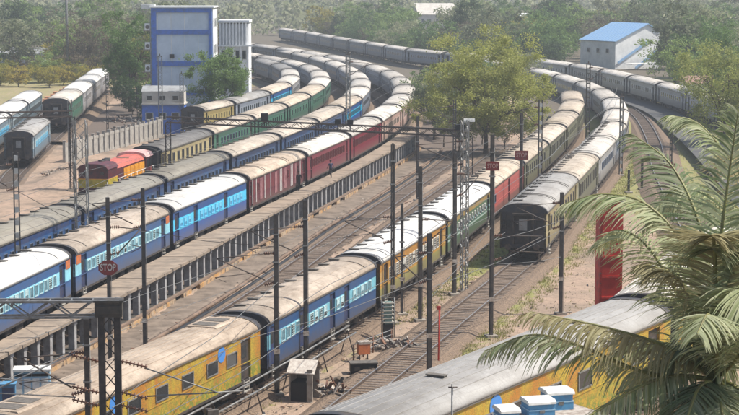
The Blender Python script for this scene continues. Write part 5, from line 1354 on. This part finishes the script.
tag(ob('distant_wood', me_), 'hazy grey-green wood filling the horizon beyond the yard', 'wood', kind='stuff')

# grass tufts
V = []; F = []
for _ in range(6500):
    y = rn.uniform(90, 260); fx = CF.x(y); gx = CG.x(y); z_ = rn.random()
    if z_ < .35 and y > 122: x = rn.uniform(fx+2.3, max(fx+2.5, gx-2.6))
    elif z_ < .8: x = gx+rn.uniform(2.2, 4.2)
    elif z_ < .85: x = fx+rn.uniform(1.8, 3.0)
    else: x = gx+rn.uniform(5, 14)
    g = ground(x, y)
    for k in range(4):
        a = rn.uniform(0, 6.28); h_ = rn.uniform(.06, .24); w_ = .03; n_ = len(V); dx_, dy_ = cos(a)*w_, sin(a)*w_; ox, oy = rn.uniform(-.2, .2), rn.uniform(-.2, .2)
        V += [(x+ox-dx_, y+oy-dy_, g-.05), (x+ox+dx_, y+oy+dy_, g-.05), (x+ox+rn.uniform(-.15, .15), y+oy+rn.uniform(-.15, .15), g+h_)]; F.append((n_, n_+1, n_+2))
me_ = bpy.data.meshes.new('grass'); me_.from_pydata(V, [], F); me_.materials.append(leafmat('grass_blades', (.11, .15, .03), (.2, .2, .06), (.3, .27, .1)))
tag(ob('grass', me_), 'yellow-green grass growing between and beside the tracks', 'grass', kind='stuff')
V = []; F = []
for _ in range(9000):     # loose stones on the yard earth
    y = rn.uniform(88, 175); fx = CF.x(y); x = rn.uniform(fx+1.9, CG.x(y)+12) if rn.random() < .6 else rn.uniform(edge_x(y)+3.2, fx-1.8)
    g = ground(x, y)+.02; s_ = rn.uniform(.02, .07); n_ = len(V)
    V += [(x-s_, y-s_*rn.random(), g-.05), (x+s_*rn.random(), y-s_, g-.05), (x+s_, y+s_*rn.random(), g-.05), (x-s_*rn.random(), y+s_, g-.05), (x, y, g+s_*.4)]; F += [(n_, n_+1, n_+4), (n_+1, n_+2, n_+4), (n_+2, n_+3, n_+4), (n_+3, n_, n_+4)]
me_ = bpy.data.meshes.new('gravel'); me_.from_pydata(V, [], F); me_.materials.append(mat('stone_bits', (.30, .24, .2), .95, (.12, .09, .08), 1.5)); tag(ob('gravel', me_), 'loose stones and gravel scattered over the yard earth', 'gravel', kind='stuff')

m = MB()
for _ in range(1900):
    y = rn.uniform(88, 215); fx = CF.x(y); q_ = rn.random(); x = rn.uniform(fx+1.9, fx+7) if q_ < .3 else (rn.uniform(CG.x(y)+2, CG.x(y)+12) if q_ < .45 else rn.uniform(edge_x(y)+.4, fx-2.5))
    g = ground(x, y)+.03; a = rn.uniform(0, 6.28); L_ = rn.uniform(.08, .45); m.beam((x, y, g), (x+cos(a)*L_, y+sin(a)*L_, g+rn.uniform(0, .06)), rn.uniform(.03, .16), .03, rn.choice((0, 0, 1, 2, 3)))
o = m.ob('litter', [M['trunk'], M['rust'], M['scrap'], M['black']]); tag(o, 'scattered litter, sticks and rags over the earth between the tracks', 'litter', kind='stuff')
# ---------------------------------------------------------------- coconut palms
def frond_mesh(pts, ll, droop, seed, n=104, drop=0.):
    rn = random.Random(seed); m = MB(); P = []
    Q = [Vector(pts[0])]+[Vector(p) for p in pts]+[Vector(pts[-1])*2-Vector(pts[-2])]
    Q[0] = Vector(pts[0])*2-Vector(pts[1])
    segs = len(pts)-1
    def at(t_):
        u = t_*segs; i = min(int(u), segs-1); f = u-i; a, b_, c_, d_ = Q[i], Q[i+1], Q[i+2], Q[i+3]
        return .5*((2*b_)+(c_-a)*f+(2*a-5*b_+4*c_-d_)*f*f+(3*b_-a-3*c_+d_)*f**3)
    K = 22; S_ = [at(k/K) for k in range(K+1)]
    for k in range(K): m.tube(S_[k], S_[k+1], .045*(1-k/K)+.009, 1, 5, r2=.045*(1-(k+1)/K)+.008, cap=False)
    for i in range(n):
        t_ = .14+.86*i/n; p = at(t_); tg = (at(min(t_+.02, 1))-at(max(t_-.02, 0))).normalized()
        side = tg.cross(Vector((0, 0, 1))); side = side.normalized() if side.length > .05 else Vector((1, 0, 0))
        env = min(1, (t_-.08)*5)*(1-max(0, t_-.6)*1.5)
        for sg in (-1, 1):
            if rn.random() < .06: continue
            L_ = ll*max(.25, env)*rn.uniform(.82, 1.1)
            d0 = (side*sg*(.9+rn.gauss(0, .08))+tg*(.5+.5*t_)+Vector((0, 0, -.15-drop+rn.gauss(0, .12)))).normalized()
            pts_ = [p]; d_ = d0
            for k in range(4):
                d_ = (d_+Vector((rn.gauss(0, .03), rn.gauss(0, .03), -droop*(.13+.07*k)*rn.uniform(.7, 1.3)))).normalized(); pts_.append(pts_[-1]+d_*L_/4)
            wv = tg.cross(d0); wv = d0.cross(wv).normalized() if wv.length > .01 else tg
            wd = [.011, .021, .020, .012, .003]; tw = rn.uniform(-.6, .6)
            nn = len(m.v)
            for q, w_ in zip(pts_, wd):
                wv2 = (wv*cos(tw)+d0.cross(wv)*sin(tw)); m.v += [tuple(q-wv2*w_), tuple(q+wv2*w_)]
            for k in range(4): m.f.append((nn+2*k, nn+2*k+1, nn+2*k+3, nn+2*k+2)); m.m.append(0); m.sm.append(True)
    return m.mesh('frond', [LF['dry' if seed % 7 == 3 else 'palm'], rachis])
rachis = mat('palm_rachis', (.22, .22, .07), .5, (.14, .12, .05), 3)
def palm(label, cx, cy, cz, fr, s_, seed, ctr):
    r = thing('coconut_palm', label, 'palm tree', (cx, cy, ground(cx, cy)-.2)); g = r.location.z
    m = MB(); H_ = cz-g
    for k in range(26):
        z0, z1 = H_*k/26, H_*(k+1)/26; f = lambda z: Vector((.25*sin(z*.2)-.25*sin(H_*.2), .15*sin(z*.15)-.15*sin(H_*.15), z)); rr = .22-.07*z0/H_
        m.tube(f(z0), f(z1), rr, 0, 10, r2=rr*.93, cap=False)
    m.ob('trunk', M['palmtrunk'], r)
    for i, (pts, dys, ll, dr) in enumerate(fr):
        W_ = [((px-ctr[0])/s_, dy, (ctr[1]-py)/s_) for (px, py), dy in zip(pts, dys)]
        ob('frond', frond_mesh(W_, ll, dr, seed+i), r, (0, 0, H_))
    for k in range(5):
        a = k*1.3; m = MB()
        for q in range(6): z0 = q/6*pi; m.tube((0, 0, -.14*cos(z0)), (0, 0, -.14*cos((q+1)/6*pi)), max(.005, .12*sin(z0)), 0, 10, r2=max(.005, .12*sin((q+1)/6*pi)), cap=False)
        m.ob('coconut', mat('coconut_husk', (.30, .26, .08), .5), r, (cos(a)*.25, sin(a)*.25, H_-.3))
C1 = (723, 381)
fr1 = [
 ([C1, (668, 344), (605, 321), (529, 303)], (0, -.3, -.6, -.8), 1.15, 1.5),
 ([C1, (650, 372), (580, 345), (535, 338), (487, 356)], (0, -.2, 0, .3, .4), 1.0, 1.5),
 ([C1, (665, 372), (605, 392), (545, 425)], (0, -.6, -1.2, -1.6), 1.0, 1.2),
 ([C1, (690, 385), (645, 425)], (0, -.9, -1.8), 1.0, .9),
 ([C1, (697, 262), (657, 208), (612, 196), (572, 206)], (0, .3, .6, .8, .9), 1.1, 1.1),
 ([C1, (716, 250), (690, 175), (650, 140)], (0, .8, 1.6, 2.1), 1.1, 1.0),
 ([C1, (725, 260), (735, 175), (745, 110)], (0, .2, .4, .6), 1.1, .8),
 ([C1, (745, 320), (790, 290), (840, 300)], (0, -.5, -1, -1.2), 1.0, 1.0),
 ([C1, (700, 320), (668, 262), (640, 245), (618, 262)], (0, .9, 1.8, 2.4, 2.8), 1.05, 1.1),
 ([C1, (710, 330), (690, 290), (672, 300)], (0, -1.2, -2.4, -3.2), 1.0, .9),
 ([C1, (735, 345), (748, 300), (755, 270)], (0, -1.0, -2.0, -2.8), 1.0, .8),
 ([C1, (700, 365), (660, 360), (625, 392)], (0, 1.0, 2.0, 2.6), 1.05, 1.3),
 ([C1, (740, 385), (770, 420), (780, 480)], (0, -.5, -1, -1), 1.0, .8),
 ([C1, (715, 395), (690, 440), (680, 500)], (0, -.8, -1.3, -1.4), 1.0, .8),
 ([C1, (735, 400), (738, 450), (740, 520)], (0, .8, 1.3, 1.4), 1.0, .8),
 ([C1, (760, 350), (810, 380), (850, 450)], (0, .7, 1.3, 1.6), 1.0, 1.0)]
rf = random.Random(77)
for k in range(13):
    tx, ty = rf.uniform(642, 765), rf.uniform(215, 450); dp = rf.uniform(-3.0, 2.4); mx_, my_ = (C1[0]+tx)/2, min(C1[1], ty)+rf.uniform(-45, 5) if ty > 300 else (C1[1]+ty)/2-rf.uniform(20, 60)
    fr1.append(([C1, (mx_, my_), (tx, ty)], (0, dp*.5, dp), 1.15, rf.uniform(.5, 1.0)))
palm('large coconut palm filling the lower right corner with arching fronds', (C1[0]-369.5)/54.3, 35, 14.5, fr1, 54.3, 500, C1)
C2 = (772, 232)
fr2 = [
 ([C2, (735, 160), (705, 122), (676, 112)], (0, .3, .5, .5), 1.1, .9),
 ([C2, (728, 196), (686, 176), (652, 198)], (0, -.4, -.8, -1.0), 1.1, 1.1),
 ([C2, (730, 228), (690, 236), (655, 285)], (0, -.3, -.6, -.7), 1.1, 1.1),
 ([C2, (742, 262), (712, 300), (700, 350)], (0, -.8, -1.4, -1.6), 1.1, .9),
 ([C2, (722, 210), (690, 205), (662, 240)], (0, 1.0, 2.0, 2.6), 1.1, 1.1),
 ([C2, (745, 180), (722, 140), (705, 150)], (0, -1.2, -2.2, -3.0), 1.1, .9),
 ([C2, (760, 270), (745, 320), (742, 380)], (0, .6, 1.2, 1.5), 1.1, .8),
 ([C2, (800, 180), (840, 170), (880, 220)], (0, .4, .7, .7), 1.1, 1.0),
 ([C2, (800, 250), (830, 300), (840, 370)], (0, .4, .7, .7), 1.1, 1.0),
 ([C2, (775, 130), (790, 70), (820, 50)], (0, .4, .7, .7), 1.1, 1.0)]
palm('second coconut palm entering from the right edge above the first', (C2[0]-369.5)/44.2, 43, 22.05-262/44.2, fr2, 44.2, 600, C2)

# ---------------------------------------------------------------- haze
HZ = MB().box(-790, 790, -110, 1840, -5.0, 31.0).mesh('haze', [])
hm = bpy.data.materials.new('haze'); hm.use_nodes = True; t = hm.node_tree; t.nodes.clear()
pv = nd(t, 'ShaderNodeVolumePrincipled'); pv.inputs['Color'].default_value = (.86, .92, 1, 1); pv.inputs['Density'].default_value = .0004; pv.inputs['Anisotropy'].default_value = .2
out = nd(t, 'ShaderNodeOutputMaterial'); t.links.new(pv.outputs[0], out.inputs['Volume']); HZ.materials.append(hm)
tag(ob('haze', HZ), kind='stuff')
